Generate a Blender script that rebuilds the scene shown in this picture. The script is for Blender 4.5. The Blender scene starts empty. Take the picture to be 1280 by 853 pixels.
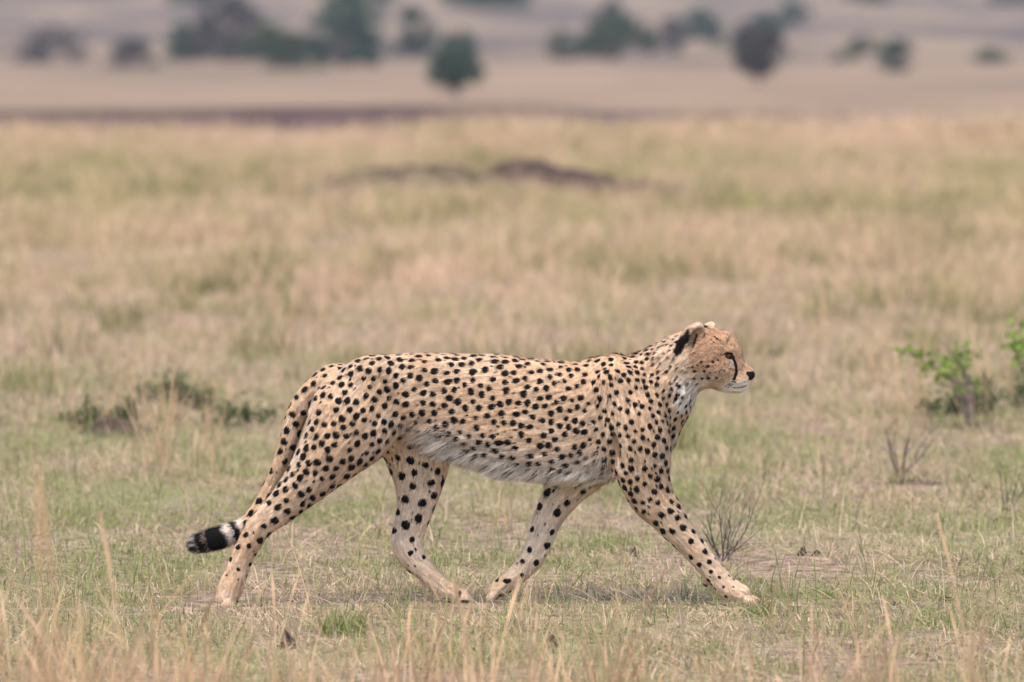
import bpy, math, random, os
import numpy as np
from mathutils import Vector, Matrix, Euler

random.seed(7)
rng = np.random.default_rng(7)
scene = bpy.context.scene
COL = scene.collection
QUICK = ''

# ------------------------------------------------------------------ camera
CAM_H = 1.9            # eye height of somebody sitting in an open vehicle
D0 = 25.0              # distance to the animal
FPX = 10500.0          # focal length in pixels of a 1280 wide frame
ROW_H = -41.0          # picture row of the eye level
cam = bpy.data.cameras.new('camera')
cam_o = bpy.data.objects.new('camera', cam)
COL.objects.link(cam_o)
cam.sensor_width = 36.0
cam.lens = 36.0 * FPX / 1280.0
cam.clip_start = 0.5
cam.clip_end = 12000
cam_o.location = (0, 0, CAM_H)
cam_o.rotation_euler = (math.radians(90) - math.atan((426.5 - ROW_H) / FPX), 0, 0)
cam.dof.use_dof = True
cam.dof.focus_distance = D0 - 0.06
cam.dof.aperture_fstop = 4.6
scene.camera = cam_o

# ------------------------------------------------------------------ sky, sun, exposure
SUN_EL, SUN_AZ = math.radians(66), math.radians(212)     # azimuth clockwise from +Y
world = bpy.data.worlds.new('World')
scene.world = world
world.use_nodes = True
wn = world.node_tree.nodes
wl = world.node_tree.links
wn.clear()
w_out = wn.new('ShaderNodeOutputWorld')
w_bg = wn.new('ShaderNodeBackground')
w_sky = wn.new('ShaderNodeTexSky')
w_sky.sky_type = 'NISHITA'
w_sky.sun_disc = False
w_sky.sun_elevation = SUN_EL
w_sky.sun_rotation = SUN_AZ
w_sky.altitude = 1500
w_sky.air_density = 1.0
w_sky.dust_density = 4.0
w_sky.ozone_density = 0.4
w_bg.inputs['Strength'].default_value = 0.10
wl.new(w_sky.outputs[0], w_bg.inputs['Color'])
wl.new(w_bg.outputs[0], w_out.inputs['Surface'])
sun = bpy.data.lights.new('sun', 'SUN')
sun.energy = 1.5
sun.angle = math.radians(24)
sun.color = (1.0, 0.89, 0.79)
sun_o = bpy.data.objects.new('sun', sun)
COL.objects.link(sun_o)
_sd = Vector((math.sin(SUN_AZ) * math.cos(SUN_EL), math.cos(SUN_AZ) * math.cos(SUN_EL), math.sin(SUN_EL)))
sun_o.rotation_euler = _sd.to_track_quat('Z', 'Y').to_euler()
sun_o.location = (0, 0, 60)
vs = scene.view_settings
vs.view_transform = 'Standard'
vs.look = 'None'
vs.exposure = 1.80
vs.gamma = 1.0
vs.use_curve_mapping = False
scene.cycles.use_denoising = True
scene.cycles.max_bounces = 6
scene.cycles.diffuse_bounces = 3
scene.cycles.transparent_max_bounces = 6
scene.cycles.volume_bounces = 0

# ------------------------------------------------------------------ helpers
def hash01(i, j, s):
    n = np.sin(i * 127.1 + j * 311.7 + s * 74.7) * 43758.5453
    return n - np.floor(n)

def vnoise(x, y, s=0):
    x = np.asarray(x, float); y = np.asarray(y, float)
    xi, yi = np.floor(x), np.floor(y)
    xf, yf = x - xi, y - yi
    u = xf * xf * (3 - 2 * xf); v = yf * yf * (3 - 2 * yf)
    a = hash01(xi, yi, s); b = hash01(xi + 1, yi, s)
    c = hash01(xi, yi + 1, s); d = hash01(xi + 1, yi + 1, s)
    return (a * (1 - u) + b * u) * (1 - v) + (c * (1 - u) + d * u) * v

def fbm(x, y, s=0, o=4):
    t = 0; amp = 0.5; f = 1.0
    for k in range(o):
        t = t + amp * vnoise(x * f, y * f, s + k * 3.7)
        amp *= 0.5; f *= 2.03
    return t / (1 - 0.5 ** o)

def tag(o, label=None, cat=None, group=None, kind=None):
    if label: o['label'] = label
    if cat: o['category'] = cat
    if group: o['group'] = group
    if kind: o['kind'] = kind
    return o

def mesh_np(name, verts, faces, smooth=False, mats=None, midx=None):
    """verts (N,3); faces: an (M,3) or (M,4) array"""
    me = bpy.data.meshes.new(name)
    verts = np.asarray(verts, np.float32); faces = np.asarray(faces, np.int32)
    n, k = faces.shape
    me.vertices.add(len(verts)); me.vertices.foreach_set('co', verts.ravel())
    me.loops.add(n * k); me.loops.foreach_set('vertex_index', faces.ravel())
    me.polygons.add(n); me.polygons.foreach_set('loop_start', np.arange(0, n * k, k, dtype=np.int32))
    me.update(calc_edges=True)
    me.polygons.foreach_set('use_smooth', np.full(n, smooth))
    for m in (mats or []): me.materials.append(m)
    if midx is not None: me.polygons.foreach_set('material_index', np.asarray(midx, np.int32))
    me.validate()
    return me

def add_obj(name, me, parent=None, loc=None, col=None):
    o = bpy.data.objects.new(name, me)
    (col or COL).objects.link(o)
    if parent: o.parent = parent
    if loc is not None: o.location = loc
    return o

def fattr(me, name, arr, typ='FLOAT', dom='POINT'):
    a = me.attributes.new(name, typ, dom)
    key = {'FLOAT': 'value', 'INT': 'value', 'FLOAT_VECTOR': 'vector', 'FLOAT_COLOR': 'color'}[typ]
    a.data.foreach_set(key, np.asarray(arr, np.int32 if typ == 'INT' else np.float32).ravel())

class NT:
    def __init__(self, name):
        self.m = bpy.data.materials.new(name); self.m.use_nodes = True
        self.t = self.m.node_tree; self.t.nodes.clear()
        self.out = self.t.nodes.new('ShaderNodeOutputMaterial')
    def n(self, typ, **kw):
        nd = self.t.nodes.new(typ)
        for k, v in kw.items(): setattr(nd, k, v)
        return nd
    def set(self, sock, v):
        if isinstance(v, bpy.types.NodeSocket): self.t.links.new(v, sock)
        elif isinstance(v, (tuple, list)) and len(v) == 3 and sock.type == 'RGBA': sock.default_value = (*v, 1)
        else: sock.default_value = v
    def attr(self, name, out='Fac'):
        return self.n('ShaderNodeAttribute', attribute_name=name).outputs[out]
    def noise(self, vec=None, scale=5, detail=3, rough=0.55, out='Fac'):
        nd = self.n('ShaderNodeTexNoise')
        nd.inputs['Scale'].default_value = scale; nd.inputs['Detail'].default_value = detail
        nd.inputs['Roughness'].default_value = rough
        if vec is not None: self.set(nd.inputs['Vector'], vec)
        return nd.outputs[out]
    def math(self, op, a, b=0.0, clamp=False):
        nd = self.n('ShaderNodeMath', operation=op, use_clamp=clamp)
        self.set(nd.inputs[0], a); self.set(nd.inputs[1], b)
        return nd.outputs[0]
    def ramp(self, f, a, b):
        nd = self.n('ShaderNodeMapRange', interpolation_type='SMOOTHSTEP')
        self.set(nd.inputs['Value'], f)
        nd.inputs['From Min'].default_value = a; nd.inputs['From Max'].default_value = b
        return nd.outputs[0]
    def mix(self, f, a, b):
        nd = self.n('ShaderNodeMix', data_type='RGBA')
        self.set(nd.inputs['Factor'], f); self.set(nd.inputs[6], a); self.set(nd.inputs[7], b)
        return nd.outputs[2]
    def vmul(self, v, s):
        nd = self.n('ShaderNodeVectorMath', operation='MULTIPLY')
        self.set(nd.inputs[0], v); nd.inputs[1].default_value = s
        return nd.outputs[0]
    def pos(self): return self.n('ShaderNodeNewGeometry').outputs['Position']
    def obj(self): return self.n('ShaderNodeTexCoord').outputs['Object']
    def rnd(self): return self.n('ShaderNodeObjectInfo').outputs['Random']
    def bsdf(self, color, rough=0.8, spec=0.2, normal=None, sheen=0.0):
        b = self.n('ShaderNodeBsdfPrincipled')
        self.set(b.inputs['Base Color'], color); self.set(b.inputs['Roughness'], rough)
        b.inputs['Specular IOR Level'].default_value = spec
        if sheen: b.inputs['Sheen Weight'].default_value = sheen
        if normal is not None: self.set(b.inputs['Normal'], normal)
        return b.outputs[0]
    def bump(self, h, s=0.5, d=0.01):
        b = self.n('ShaderNodeBump'); b.inputs['Strength'].default_value = s
        b.inputs['Distance'].default_value = d; self.set(b.inputs['Height'], h)
        return b.outputs[0]
    def leaf(self, color, trans=0.35, tcol=None):
        d = self.n('ShaderNodeBsdfDiffuse'); self.set(d.inputs['Color'], color)
        t = self.n('ShaderNodeBsdfTranslucent'); self.set(t.inputs['Color'], tcol or color)
        m = self.n('ShaderNodeMixShader'); m.inputs[0].default_value = trans
        self.t.links.new(d.outputs[0], m.inputs[1]); self.t.links.new(t.outputs[0], m.inputs[2])
        return m.outputs[0]
    def done(self, s):
        self.t.links.new(s, self.out.inputs['Surface']); return self.m

# ------------------------------------------------------------------ terrain
# profile along the view: plain, dry gully, its far bank, a hidden dip, the far
# field, then the rising hillside
PD = np.array([-60, 0, 60, 91, 95, 99, 109, 113, 116, 175, 200, 250, 330, 450, 600, 760, 900, 1300, 2000, 3200, 6000.])
PZ = np.array([0, 0, 0, 0, -.35, -1.0, -1.1, .0, .0, -2.6, -2.5, -2.32, -2.85, -3.55, -4.0, -3.05, -1.85, 4.0, 22, 70, 190.])
def terrain(x, y):
    x = np.asarray(x, float); y = np.asarray(y, float)
    # the gully runs slightly aslant and fades out to the right of the lone shrub
    z = np.interp(y, PD, PZ) + .010 * np.clip(x + 4, -3, 4) * np.clip(1 - np.abs(y - 114) / 5, 0, 1)
    fade = np.clip((x + 0.2) / 2.2, 0, 1); fade = fade * fade * (3 - 2 * fade)
    flat = np.interp(y, [-60, 91, 116, 175, 200, 250], [0, 0, -.10, -2.6, -2.5, -2.32])
    near = y < 180
    z = np.where(near, z * (1 - fade) + np.where(near, flat, 0) * fade, z)
    bump = (fbm(x * 0.7, y * 0.35, 3) - 0.5) * 0.05 * np.clip((y - 30) / 20, 0, 1) * (y < 92)
    bump = bump + (fbm(x * 5, y * 5, 9) - 0.5) * 0.018 * (y < 45)
    far = np.clip((y - 240) / 200, 0, 1)
    bump = bump + (fbm(x * 0.02 + 5, y * 0.008, 5) - 0.5) * 1.2 * far + (fbm(x * 0.006, y * 0.003, 8) - 0.5) * 9 * np.clip((y - 800) / 900, 0, 1)
    return z + bump

def ground_at_row(row, lo, hi):
    """distance along the view where the terrain profile meets that picture row"""
    d = np.linspace(lo, hi, 4000)
    r = (CAM_H - terrain(0 * d, d)) / d * FPX + ROW_H
    return float(d[np.argmin(np.abs(r - row))])

def px_x(px, d): return (px - 640.0) * d / FPX

# ------------------------------------------------------------------ the cheetah
U = D0 / FPX                      # one unit = one picture pixel at the animal's distance
GROW = 757.0                      # picture row of the ground under the animal
def catmull(P, sub=6):
    P = np.asarray(P, float); n = len(P)
    Q = np.vstack([2 * P[0] - P[1], P, 2 * P[-1] - P[-2]])
    out = []
    for i in range(n - 1):
        p0, p1, p2, p3 = Q[i], Q[i + 1], Q[i + 2], Q[i + 3]
        for t in np.arange(sub) / sub:
            out.append(0.5 * (2 * p1 + (p2 - p0) * t + (2 * p0 - 5 * p1 + 4 * p2 - p3) * t * t + (3 * p1 - p0 - 3 * p2 + p3) * t ** 3))
    out.append(P[-1])
    return np.array(out)

# every chain: (x, row, side, half height in the plane, half width to the side)
CH = {}
CH['torso'] = [(424, 487, 0, 30, 26), (450, 496, 0, 47, 37), (480, 496, 0, 51, 40), (512, 493, 0, 51, 40),
               (545, 495, 0, 53.5, 39), (580, 502, 0, 60.5, 41), (615, 510, 0, 67.5, 45), (650, 517.5, 0, 70.5, 48),
               (685, 523, 0, 73, 50), (720, 526, 0, 73.5, 50), (755, 523, 0, 72, 44), (785, 514, 0, 65, 38), (808, 507, 0, 50, 32)]
CH['neck'] = [(780, 505, 0, 57, 40), (802, 494, 0, 55, 38), (818, 484, 0, 49, 34), (836, 470, 0, 44, 30), (852, 458, 0, 40.5, 28), (868, 451, 0, 36, 27)]
CH['hind_near'] = [(462, 490, -22, 44, 24), (447, 515, -27, 56, 27), (433, 538, -31, 55, 26), (411, 568, -35, 41, 22),
                   (381, 603, -36, 28.5, 17), (353, 632, -36, 20.5, 13.5), (328, 654, -36, 16, 11.5), (313, 676, -36, 15, 11),
                   (303, 696, -36, 14, 10.5), (296, 714, -36, 14, 11), (289, 732, -36, 15.5, 13), (284, 747, -36, 14, 14)]
CH['hind_far'] = [(480, 500, 20, 42, 24), (508, 535, 28, 48, 26), (520, 562, 33, 44, 23), (523, 590, 35, 37, 19), (522, 614, 36, 29, 16), (518, 640, 36, 23, 13.5),
                  (511, 664, 36, 20.5, 11.5), (508, 683, 36, 20, 11), (516, 703, 36, 15.5, 11), (530, 717, 36, 13, 11), (548, 735, 36, 12.5, 12), (564, 745, 36, 12, 13), (577, 750, 36, 10.5, 12)]
CH['fore_near'] = [(775, 495, -29, 40, 21), (785, 520, -34, 47, 22), (795, 548, -36, 43, 22), (801, 574, -36, 37.5, 20), (807, 602, -35, 31, 17),
                   (817, 624, -35, 27, 15), (830, 639, -35, 23, 14), (844, 657, -35, 19.5, 13), (864, 681, -35, 16, 12), (882, 703, -35, 14.2, 11.5),
                   (896, 720, -35, 14, 12.5), (911, 735, -35, 14.5, 15.5), (926, 742.5, -35, 13, 17)]
CH['fore_far'] = [(752, 545, 26, 45, 22), (740, 570, 31, 40, 21), (722, 594, 34, 33, 18), (704, 619, 35, 24.5, 15), (691, 640, 35, 20, 13), (681, 663, 35, 17.3, 12),
                  (672, 686, 35, 16, 11), (662, 705, 35, 14.5, 11), (649, 720, 35, 12.3, 11.5), (633, 733, 35, 12, 13), (620, 743, 35, 10.5, 13)]
CH['tail'] = [(440, 476, 0, 17, 17), (418, 471, 0, 15.5, 15), (397, 483, 0, 14.5, 13), (380, 503, 0, 14, 12.5), (368, 526, 0, 12.5, 12), (361, 550, 0, 11.5, 11), (352, 577, 1, 10.5, 10.5),
              (340, 606, 4, 10.5, 10), (323, 638, 6, 10.5, 10), (303, 661, 6, 11.5, 10.5), (282, 671, 6, 13, 12), (262, 677, 6, 13.5, 12.5), (246, 681, 6, 11, 10)]
CH['skull'] = [(868, 449, 0, 34, 26), (882, 445, 0, 34, 28), (893, 444, 0, 32.5, 27), (900, 447, 0, 27, 23)]
CH['muzzle'] = [(895, 463, 0, 21, 23), (908, 468, 0, 21, 17), (919, 471.5, 0, 19, 14.5), (928, 473, 0, 13.5, 12.5), (935, 472, 0, 7, 9)]
CH['bridge'] = [(904, 428, 0, 11, 14), (912, 437, 0, 11, 10.5), (921, 453, 0, 9, 8.5), (934, 465.5, 0, 6.2, 6.5)]
CH['chin'] = [(897, 478, 0, 9, 13), (912, 482.5, 0, 8.5, 9.5), (923, 484.5, 0, 7.5, 8), (930, 482.5, 0, 5.5, 6.5)]
CHR = {k: catmull(v) for k, v in CH.items()}

def chain_field(C, X, Z):
    """nearest point of a chain in the side plane: distance, side offset, radii, tangent, arc"""
    best = np.full(X.shape, 1e9); yc = np.zeros(X.shape); a = np.ones(X.shape); b = np.ones(X.shape)
    tx = np.zeros(X.shape); tz = np.zeros(X.shape); arc = np.zeros(X.shape)
    n = len(C) - 1
    for i in range(n):
        p, q = C[i], C[i + 1]
        dx, dz = q[0] - p[0], q[1] - p[1]
        L2 = dx * dx + dz * dz + 1e-9
        t = np.clip(((X - p[0]) * dx + (Z - p[1]) * dz) / L2, 0, 1)
        d2 = (X - p[0] - t * dx) ** 2 + (Z - p[1] - t * dz) ** 2
        m = d2 < best
        if not m.any(): continue
        best[m] = d2[m]; tm = t[m]
        yc[m] = p[2] + tm * (q[2] - p[2]); a[m] = p[3] + tm * (q[3] - p[3]); b[m] = p[4] + tm * (q[4] - p[4])
        L = math.sqrt(L2); tx[m] = dx / L; tz[m] = dz / L; arc[m] = (i + tm) / n
    return np.sqrt(best), yc, a, b, tx, tz, arc

def ell(u, v, a, b):
    k0 = np.sqrt((u / a) ** 2 + (v / b) ** 2) + 1e-6
    k1 = np.sqrt((u / (a * a)) ** 2 + (v / (b * b)) ** 2) + 1e-6
    return k0 * (k0 - 1) / k1

def smin(a, b, k):
    h = np.maximum(k - np.abs(a - b), 0) / k
    return np.minimum(a, b) - h * h * k * 0.25

H = 1.55
GX = np.arange(222, 968, H); GY = np.arange(-66, 66, H); GZ = np.arange(388, 778, H)
F = np.full((len(GX), len(GY), len(GZ)), 40.0, np.float32)

def box_of(lo, hi):
    s = []
    for g, l, h in zip((GX, GY, GZ), lo, hi):
        s.append(slice(max(0, int((l - g[0]) / H)), min(len(g), int((h - g[0]) / H) + 2)))
    return tuple(s)

def put_chain(name, k):
    C = CHR[name]; R = C[:, 3].max() + 16; B = C[:, 4].max() + 16
    s = box_of((C[:, 0].min() - R, C[:, 2].min() - B, C[:, 1].min() - R), (C[:, 0].max() + R, C[:, 2].max() + B, C[:, 1].max() + R))
    X, Z = np.meshgrid(GX[s[0]], GZ[s[2]], indexing='ij')
    u, yc, a, b, *_ = chain_field(C, X, Z)
    Y = GY[s[1]]
    d = ell(u[:, None, :], Y[None, :, None] - yc[:, None, :], a[:, None, :], b[:, None, :])
    if name == 'torso':
        pw = 2.7
        k0 = ((u[:, None, :] / a[:, None, :]) ** pw + (np.abs(Y[None, :, None] - yc[:, None, :]) / b[:, None, :]) ** pw) ** (1 / pw)
        d = np.where(d > 12, d, (k0 - 1) * b[:, None, :])
    F[s] = smin(F[s], d.astype(np.float32), k)

def ell3(c, r, R, s):
    X, Y, Z = np.meshgrid(GX[s[0]] - c[0], GY[s[1]] - c[1], GZ[s[2]] - c[2], indexing='ij')
    P = np.stack([X, Y, Z], -1) @ np.asarray(R).T if R is not None else np.stack([X, Y, Z], -1)
    r = np.asarray(r, float)
    k0 = np.linalg.norm(P / r, axis=-1) + 1e-6; k1 = np.linalg.norm(P / r ** 2, axis=-1) + 1e-6
    return k0 * (k0 - 1) / k1

def put_ell(c, r, k, R=None, cut=False):
    m = max(r) + 14
    s = box_of([v - m for v in c], [v + m for v in c])
    d = ell3(c, r, R, s)
    if cut: F[s] = -smin(-F[s], d, k)
    else: F[s] = smin(F[s], d, k)

def rot_plane(deg):
    """rows are the local axes: first axis at this angle in the side plane (row downwards)"""
    c, s = math.cos(math.radians(deg)), math.sin(math.radians(deg))
    return np.array([[c, 0, s], [0, 1, 0], [-s, 0, c]])

put_chain('torso', 1)
put_chain('neck', 22)
put_chain('skull', 14)
put_chain('muzzle', 9)
put_chain('bridge', 13)
put_chain('chin', 6)
for sd in (-1, 1):
    put_ell((893, 16 * sd, 464), (15, 9, 13), 10)          # cheek
    put_ell((923, 9 * sd, 476), (10, 6, 7.5), 4)           # whisker pad
    put_ell((906, 14 * sd, 437), (11, 6.5, 4.6), 5, rot_plane(12))          # brow
    put_ell((911, 19.5 * sd, 444.5), (5.5, 4.5, 3.6), 2.5, rot_plane(28), cut=True)   # eye socket
put_chain('hind_far', 14)
put_chain('fore_far', 12)
put_chain('hind_near', 8)
put_chain('fore_near', 7)
put_chain('tail', 5)
# muscle and bone under the coat
put_ell((766, -42, 494), (18, 9, 34), 9, rot_plane(-16))       # shoulder blade
put_ell((768, 37, 498), (22, 10, 34), 12, rot_plane(-16))
put_ell((755, -12, 458), (26, 9, 10), 10, rot_plane(-4))         # withers
put_ell((470, -24, 462), (30, 14, 14), 12)                       # hip bone
put_ell((470, 24, 462), (30, 14, 14), 12)
put_ell((790, -42, 585), (10, 7, 34), 8, rot_plane(-14))         # triceps
put_ell((838, -40, 640), (9, 6, 26), 7, rot_plane(-38))          # forearm
put_ell((418, -50, 556), (30, 8, 20), 10, rot_plane(-52))        # thigh
put_ell((318, -36, 655), (9, 7, 8), 5)                           # heel near
put_ell((499, 36, 680), (10, 7, 9), 5)                           # heel far
put_ell((833, 0, 545), (13, 20, 22), 12)                         # breast
put_ell((341, -52, 631), (22, 4.5, 3.6), 5, rot_plane(122), cut=True)     # hollow before the hamstring
put_ell((771, -50, 562), (3.5, 7, 22), 8, rot_plane(-8), cut=True)         # crease behind the upper arm
put_ell((492, -48, 503), (4, 9, 32), 8, rot_plane(-24), cut=True)          # crease before the thigh
put_ell((862, -30, 668), (18, 4, 3), 5, rot_plane(52), cut=True)
# toes
def toes(cx, cz, y0, dx, dz, r, spread, n=4):
    for i in range(n):
        f = i - (n - 1) / 2
        fw = 1 - 0.30 * abs(f)
        put_ell((cx + dx * fw, y0 + f * spread, cz + dz * fw), (r * 1.3, r * 0.84, r), 1.3, rot_plane(math.degrees(math.atan2(dz, dx))))
toes(930, 747.5, -35, 13.5, 4.5, 7.4, 8.6)
put_ell((921, -35, 753), (10, 12, 5.5), 3)                       # pad
toes(283.5, 748, -36, 1.5, 10, 6.4, 7.2)
toes(573, 751, 36, 11, 2.5, 6.3, 6.8)
put_ell((555, 36, 751), (9, 9, 6), 3)
toes(618, 744, 35, -5, 8, 5.8, 6.6)
put_ell((881, -29, 727), (3.6, 3.2, 6.5), 2.5, rot_plane(-20))   # dew claw pad
# ears: a flattened bowl with its hollow turned outwards and forwards
for (ex, ey, ez, sd, sc) in ((864, -22, 421, -1, 1.0), (883, 18, 418.5, 1, 0.78)):
    R = rot_plane(-54)
    yaw = math.radians(22 * sd)
    put_ell((ex, ey, ez), (22 * sc, 8.0, 13 * sc), 3, R)
    put_ell((ex + 6 * sc, ey + 7.5 * sd, ez - 0.5), (16 * sc, 8.5, 7.0 * sc), 2, R, cut=True)

# naive surface nets
def surface_nets(F):
    neg = F < 0
    c = [neg[i:F.shape[0] - 1 + i, j:F.shape[1] - 1 + j, k:F.shape[2] - 1 + k] for i in (0, 1) for j in (0, 1) for k in (0, 1)]
    cnt = sum(a.astype(np.int8) for a in c)
    cells = np.argwhere((cnt > 0) & (cnt < 8))
    idx = np.full(cnt.shape, -1, np.int32); idx[tuple(cells.T)] = np.arange(len(cells))
    acc = np.zeros((len(cells), 3)); num = np.zeros(len(cells))
    offs = [(i, j, k) for i in (0, 1) for j in (0, 1) for k in (0, 1)]
    for a in offs:
        for ax in range(3):
            if a[ax] == 1: continue
            b = list(a); b[ax] = 1
            fa = F[cells[:, 0] + a[0], cells[:, 1] + a[1], cells[:, 2] + a[2]].astype(float)
            fb = F[cells[:, 0] + b[0], cells[:, 1] + b[1], cells[:, 2] + b[2]].astype(float)
            m = (fa < 0) != (fb < 0)
            t = fa[m] / (fa[m] - fb[m])
            p = np.tile(np.array(a, float), (m.sum(), 1)); p[:, ax] += t
            acc[m] += p; num[m] += 1
    V = cells + acc / num[:, None]
    quads = []
    for ax in range(3):
        o1, o2 = [(1, 2), (2, 0), (0, 1)][ax]
        sl0 = [slice(None)] * 3; sl1 = [slice(None)] * 3
        sl0[ax] = slice(0, -1); sl1[ax] = slice(1, None)
        A, B = neg[tuple(sl0)], neg[tuple(sl1)]
        for flip in (0, 1):
            e = np.argwhere((A & ~B) if flip == 0 else (~A & B))
            e = e[(e[:, o1] > 0) & (e[:, o2] > 0)]
            def I(d1, d2):
                q = e.copy(); q[:, o1] -= d1; q[:, o2] -= d2
                return idx[q[:, 0], q[:, 1], q[:, 2]]
            q = np.stack([I(1, 1), I(0, 1), I(0, 0), I(1, 0)], 1)
            quads.append(q if flip == 0 else q[:, ::-1])
    Q = np.vstack(quads)
    Q = Q[(Q >= 0).all(1)]
    return V, Q

V, Q = surface_nets(F)
V = V * H + np.array([GX[0], GY[0], GZ[0]])
# keep the largest connected piece only
def relax(V, Q, it, f):
    E = np.vstack([Q[:, [0, 1]], Q[:, [1, 2]], Q[:, [2, 3]], Q[:, [3, 0]]])
    n = len(V); deg = np.bincount(E[:, 0], minlength=n) + np.bincount(E[:, 1], minlength=n)
    deg = np.maximum(deg, 1)
    for lam in (f, -f * 1.03) * it:
        S = np.stack([np.bincount(E[:, 0], V[E[:, 1], k], n) + np.bincount(E[:, 1], V[E[:, 0], k], n) for k in range(3)], 1)
        V = V + lam * (S / deg[:, None] - V)
    return V
V = relax(V, Q, 3, 0.5)
del F

def vnormals(V, Q):
    a, b, c, d = (V[Q[:, i]] for i in range(4))
    fn = np.cross(c - a, d - b)
    N = np.stack([sum(np.bincount(Q[:, i], fn[:, k], len(V)) for i in range(4)) for k in range(3)], 1)
    return N / (np.linalg.norm(N, axis=1, keepdims=True) + 1e-9)
NR = vnormals(V, Q)                       # in (x, side, row) space, row points down
if (NR[:, 2] * (V[:, 2] - 520)).mean() < 0:
    NR = -NR; Q = Q[:, ::-1]

# ---- coat: flow of the hair, colours, spots
def region_info(P):
    """weights of the chains, flow direction at points P (x, side, row)"""
    names = list(CHR); W = []; T = []; ARC = {}; DD = {}
    for nme in names:
        u, yc, a, b, tx, tz, arc = chain_field(CHR[nme], P[:, 0], P[:, 2])
        d = ell(u, P[:, 1] - yc, a, b)
        W.append(np.exp(-np.clip(d, -3, 60) / 5.0)); T.append(np.stack([tx, 0 * tx, tz], 1)); ARC[nme] = arc; DD[nme] = d
    W = np.array(W); W /= W.sum(0)
    sgn = {'torso': -1, 'neck': -1, 'skull': -1, 'muzzle': -1, 'bridge': -1, 'chin': -1}
    flow = sum(W[i][:, None] * T[i] * sgn.get(nme, 1) for i, nme in enumerate(names))
    return {nme: W[i] for i, nme in enumerate(names)}, flow, ARC, DD

Wt, flow, ARC, DD = region_info(V)
torso_w = Wt['torso']
flow[:, 2] += 0.35 * (torso_w + Wt['neck'])          # the coat lies a little downwards
flow -= (flow * NR).sum(1, keepdims=True) * NR
flow /= np.linalg.norm(flow, axis=1, keepdims=True) + 1e-6
X_, Y_, R_ = V[:, 0], V[:, 1], V[:, 2]
head_w = np.clip(Wt['skull'] + Wt['muzzle'] + Wt['bridge'] + Wt['chin'], 0, 1)
def sst(x, a, b):
    t = np.clip((x - a) / (b - a), 0, 1); return t * t * (3 - 2 * t)
def lerp(A, B, f): return A + (np.asarray(B) - A) * f[:, None]

hnA = ARC['hind_near']
TAWNY = np.array((0.61, 0.392, 0.226)); RICH = np.array((0.50, 0.295, 0.152)); PALE = np.array((0.69, 0.52, 0.365)); WHITE = np.array((0.80, 0.705, 0.60))
col = np.tile(TAWNY, (len(V), 1))
nz1 = fbm(X_ * 0.03, R_ * 0.03 + Y_ * 0.02, 21); nz2 = fbm(X_ * 0.2, R_ * 0.2 + Y_ * .2, 22)
col = lerp(col, RICH, 0.35 * sst(R_, 500, 440) * torso_w)
col = lerp(col, PALE, 0.45 * sst(nz1, 0.45, 0.75))
top = np.interp(X_, [424, 480, 540, 600, 680, 760, 800], [457, 445, 441, 443, 450, 451, 455])
bot = np.interp(X_, [424, 480, 540, 600, 680, 760, 800], [520, 545, 548, 577, 596, 596, 570])
rel = (R_ - top) / (bot - top)
belly = sst(rel + 0.12 * (nz2 - .5) - .10 * sst(-X_, -560, -500), 0.66, 1.03) * (torso_w > 0.3) * np.clip(torso_w * 1.5, 0, 1)
col = lerp(col, WHITE, np.clip(belly, 0, 1))
# insides of the legs are pale
for nme, sd in (('hind_near', 1), ('fore_near', 1), ('hind_far', -1), ('fore_far', -1)):
    inner = sst(NR[:, 1] * sd, -0.3, 0.7)
    col = lerp(col, PALE * 1.14, 0.85 * inner * np.clip(Wt[nme] * 1.2, 0, 1) * sst(1 - ARC[nme], 0.05, 0.4))
# back edge of forelegs pale, hocks and lower hind legs tawny
col = lerp(col, RICH * 1.08, 0.55 * Wt['hind_near'] * sst(ARC['hind_near'], 0.55, 0.75))
col = lerp(col, RICH * 1.05, 0.35 * Wt['hind_far'] * sst(ARC['hind_far'], 0.5, 0.62) * sst(1 - ARC['hind_far'], 0.0, .25) * sst(X_, 520, 492))
col = lerp(col, PALE, 0.6 * Wt['fore_near'] * sst(ARC['fore_near'], .45, .6) * sst(NR[:, 0], 0.1, -0.7))
for nme in ('hind_near', 'hind_far', 'fore_far', 'fore_near'):
    col = lerp(col, PALE * 1.08, 0.45 * Wt[nme] * sst(fbm(X_ * .05, R_ * .05, 95), .42, .62) * sst(ARC[nme], .25, .45))
col = lerp(col, WHITE, .35 * (Wt['hind_near'] * sst(-NR[:, 0], .3, .9) * sst(1 - hnA, .4, .6)))
# throat, breast and jaw
col = lerp(col, WHITE * .95, 0.7 * sst(NR[:, 2], 0.25, 0.9) * Wt['neck'])
col = lerp(col, PALE, 0.55 * Wt['neck'] * sst(X_, 825, 850) * sst(R_, 425, 445))
col = lerp(col, WHITE * 0.98, 0.8 * sst(R_, 462, 482) * sst(X_, 838, 850) * sst(X_, 900, 868) * (R_ < 515))
# head
hm = sst(X_, 856, 866) * (head_w > .4)
col = lerp(col, np.array((0.42, 0.215, 0.10)), 0.9 * hm * sst(R_, 478, 457))
col = lerp(col, WHITE, 0.95 * sst(R_ + (X_ - 915) * 0.25, 477, 484) * sst(X_, 890, 905) * (R_ < 510))
col = lerp(col, PALE, 0.7 * sst(-np.abs(R_ - 468 + (X_ - 885) * .2), -12, -2) * hm * sst(X_, 885, 870))
col = lerp(col, WHITE, 0.5 * sst(-np.hypot((X_ - 914.5) / 1.0, (R_ - 454) / 2.2), -4.5, -1) * (np.abs(Y_) > 6))    # pale under the eye
col = lerp(col, np.array((0.40, 0.225, 0.135)), 0.6 * sst(-np.hypot(X_ - 929, R_ - 462), -12, -5))
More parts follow.
